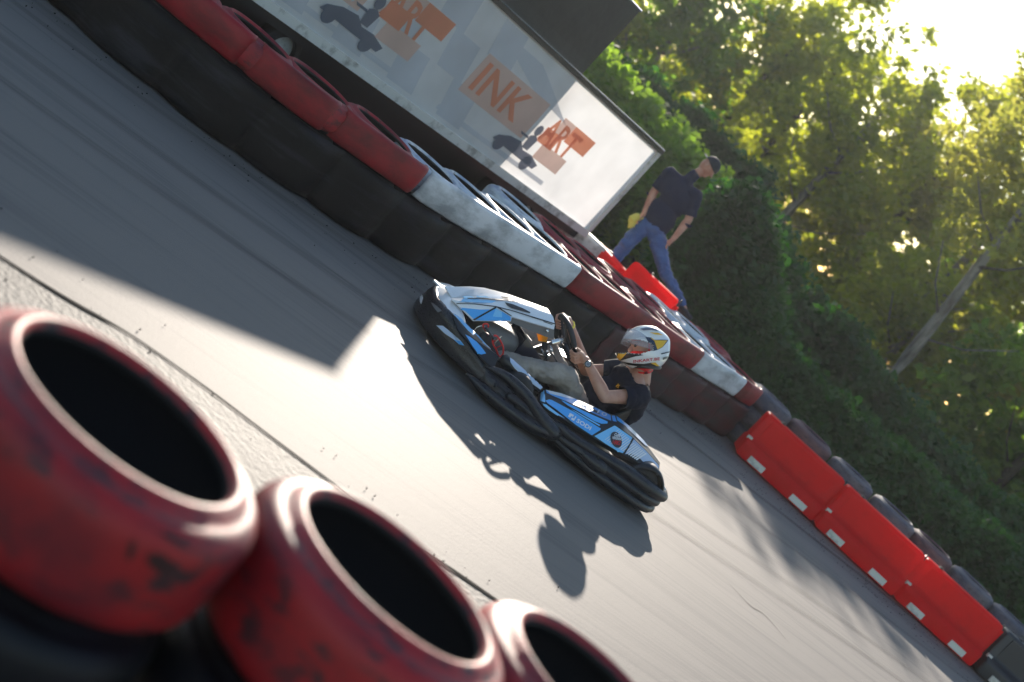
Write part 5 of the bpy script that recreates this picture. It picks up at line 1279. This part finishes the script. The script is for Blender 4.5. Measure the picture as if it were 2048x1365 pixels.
capsule(bm,mSL,.08,mSR,.08); ellips(bm,lerp(mHip,mCh,.80),[Vector((.235,0,-.03)),Vector((0,.14,0)),tv.normalized()*.22]); ellips(bm,lerp(mHip,mCh,.30),[Vector((.195,0,0)),Vector((0,.14,0)),tv.normalized()*.24]); limb(bm,[(lerp(mSL,mSR,.5),.08),(mNk,.066)])
b=fuse(bm,.009,5); folds(b,.014,7,seed=8)
cut(b,lerp(mSL,mEL,.85),mEL-mSL,.11); cut(b,lerp(mSR,mER,.85),mER-mSR,.11); cut(b,lerp(mNk,mHd,.25),mHd-mNk,.1); bmesh.ops.solidify(b,geom=b.faces[:],thickness=.004); mo('t_shirt',b,mat('dark_blue_cotton',(.012,.018,.045),.85,spec=.25))
M_jean=mat('blue_denim',(.055,.12,.30),.85,sheen=.2,vary=((.03,.07,.20),5,.35,.6,(1,1,1)),bump=(120,.3,.002))
bm=bmesh.new()
for h_,k_,a_ in((mHL,mKL,mAL),(mHR,mKR,mAR)): limb(bm,[(h_,.105),(lerp(h_,k_,.5),.092),(k_,.075),(lerp(k_,a_,.4),.070),(lerp(k_,a_,.97),.060)])
ellips(bm,mHip+Vector((.005,0,.03)),[Vector((.17,0,0)),Vector((0,.125,0)),Vector((0,0,.13))])
b=fuse(bm,.009,4); folds(b,.024,7,seed=2); folds(b,.010,18,seed=4); mo('jeans',b,M_jean)
for a_ in(mAL,mAR):
    bm=bmesh.new(); f=Vector((.9,-.35,0)); limb(bm,[(a_+Vector((0,0,-.03)),.05),(a_+f*.10+Vector((0,0,-.05)),.042),(a_+f*.17+Vector((0,0,-.055)),.036)]); mo('shoe',fuse(bm,.007,3),M_shoe)
bm=bmesh.new(); R_=[]
for j in range(9):
    el=R(8+82*j/8); R_.append([bm.verts.new(mHd+mu*.012+(mf*math.cos(t)*.112+ms*math.sin(t)*.092)*math.cos(el)+mu*.125*math.sin(el)) for t in [2*math.pi*k/28 for k in range(28)]])
for A,B in zip(R_,R_[1:]):
    for k in range(28): bm.faces.new((A[k],A[(k+1)%28],B[(k+1)%28],B[k]))
fixn(bm); solid(bm,.004); cap=mo('cap',bm,mat('black_cap',(.014,.016,.022),.7))
bm=bmesh.new(); RR=[]
for j in range(4):
    RR.append([bm.verts.new(mHd+mu*(.030+.004*math.cos(t)*0-.012*j/3)-mf*(.092+.075*(j/3)*math.cos(t*1.0))*1.0*math.cos(t*.55)-ms*math.sin(t)*.085) for t in [R(-62+124*k/12) for k in range(13)]])
for A,B in zip(RR,RR[1:]):
    for k in range(12): bm.faces.new((A[k],A[k+1],B[k+1],B[k]))
fixn(bm); solid(bm,.004); from_bm('brim',bm,mat('grey_brim',(.20,.19,.17),.8),cap,True)
bm=bmesh.new(); p=wp_(1268,437,-.12); ellips(bm,p,[Vector((.05,0,0)),Vector((0,.03,0)),Vector((.01,0,.08))]); ellips(bm,p+Vector((.03,0,-.06)),[Vector((.035,0,0)),Vector((0,.025,0)),Vector((0,0,.07))]); capsule(bm,p,.02,mHip+Vector((-.14,-.04,.02)),.02)
b=fuse(bm,.008,2); folds(b,.014,20); tag(from_bm('cloth',b,mat('yellow_cloth',(.62,.55,.10),.8),None,True),'yellow cloth hanging at the waist of the standing man','cloth')
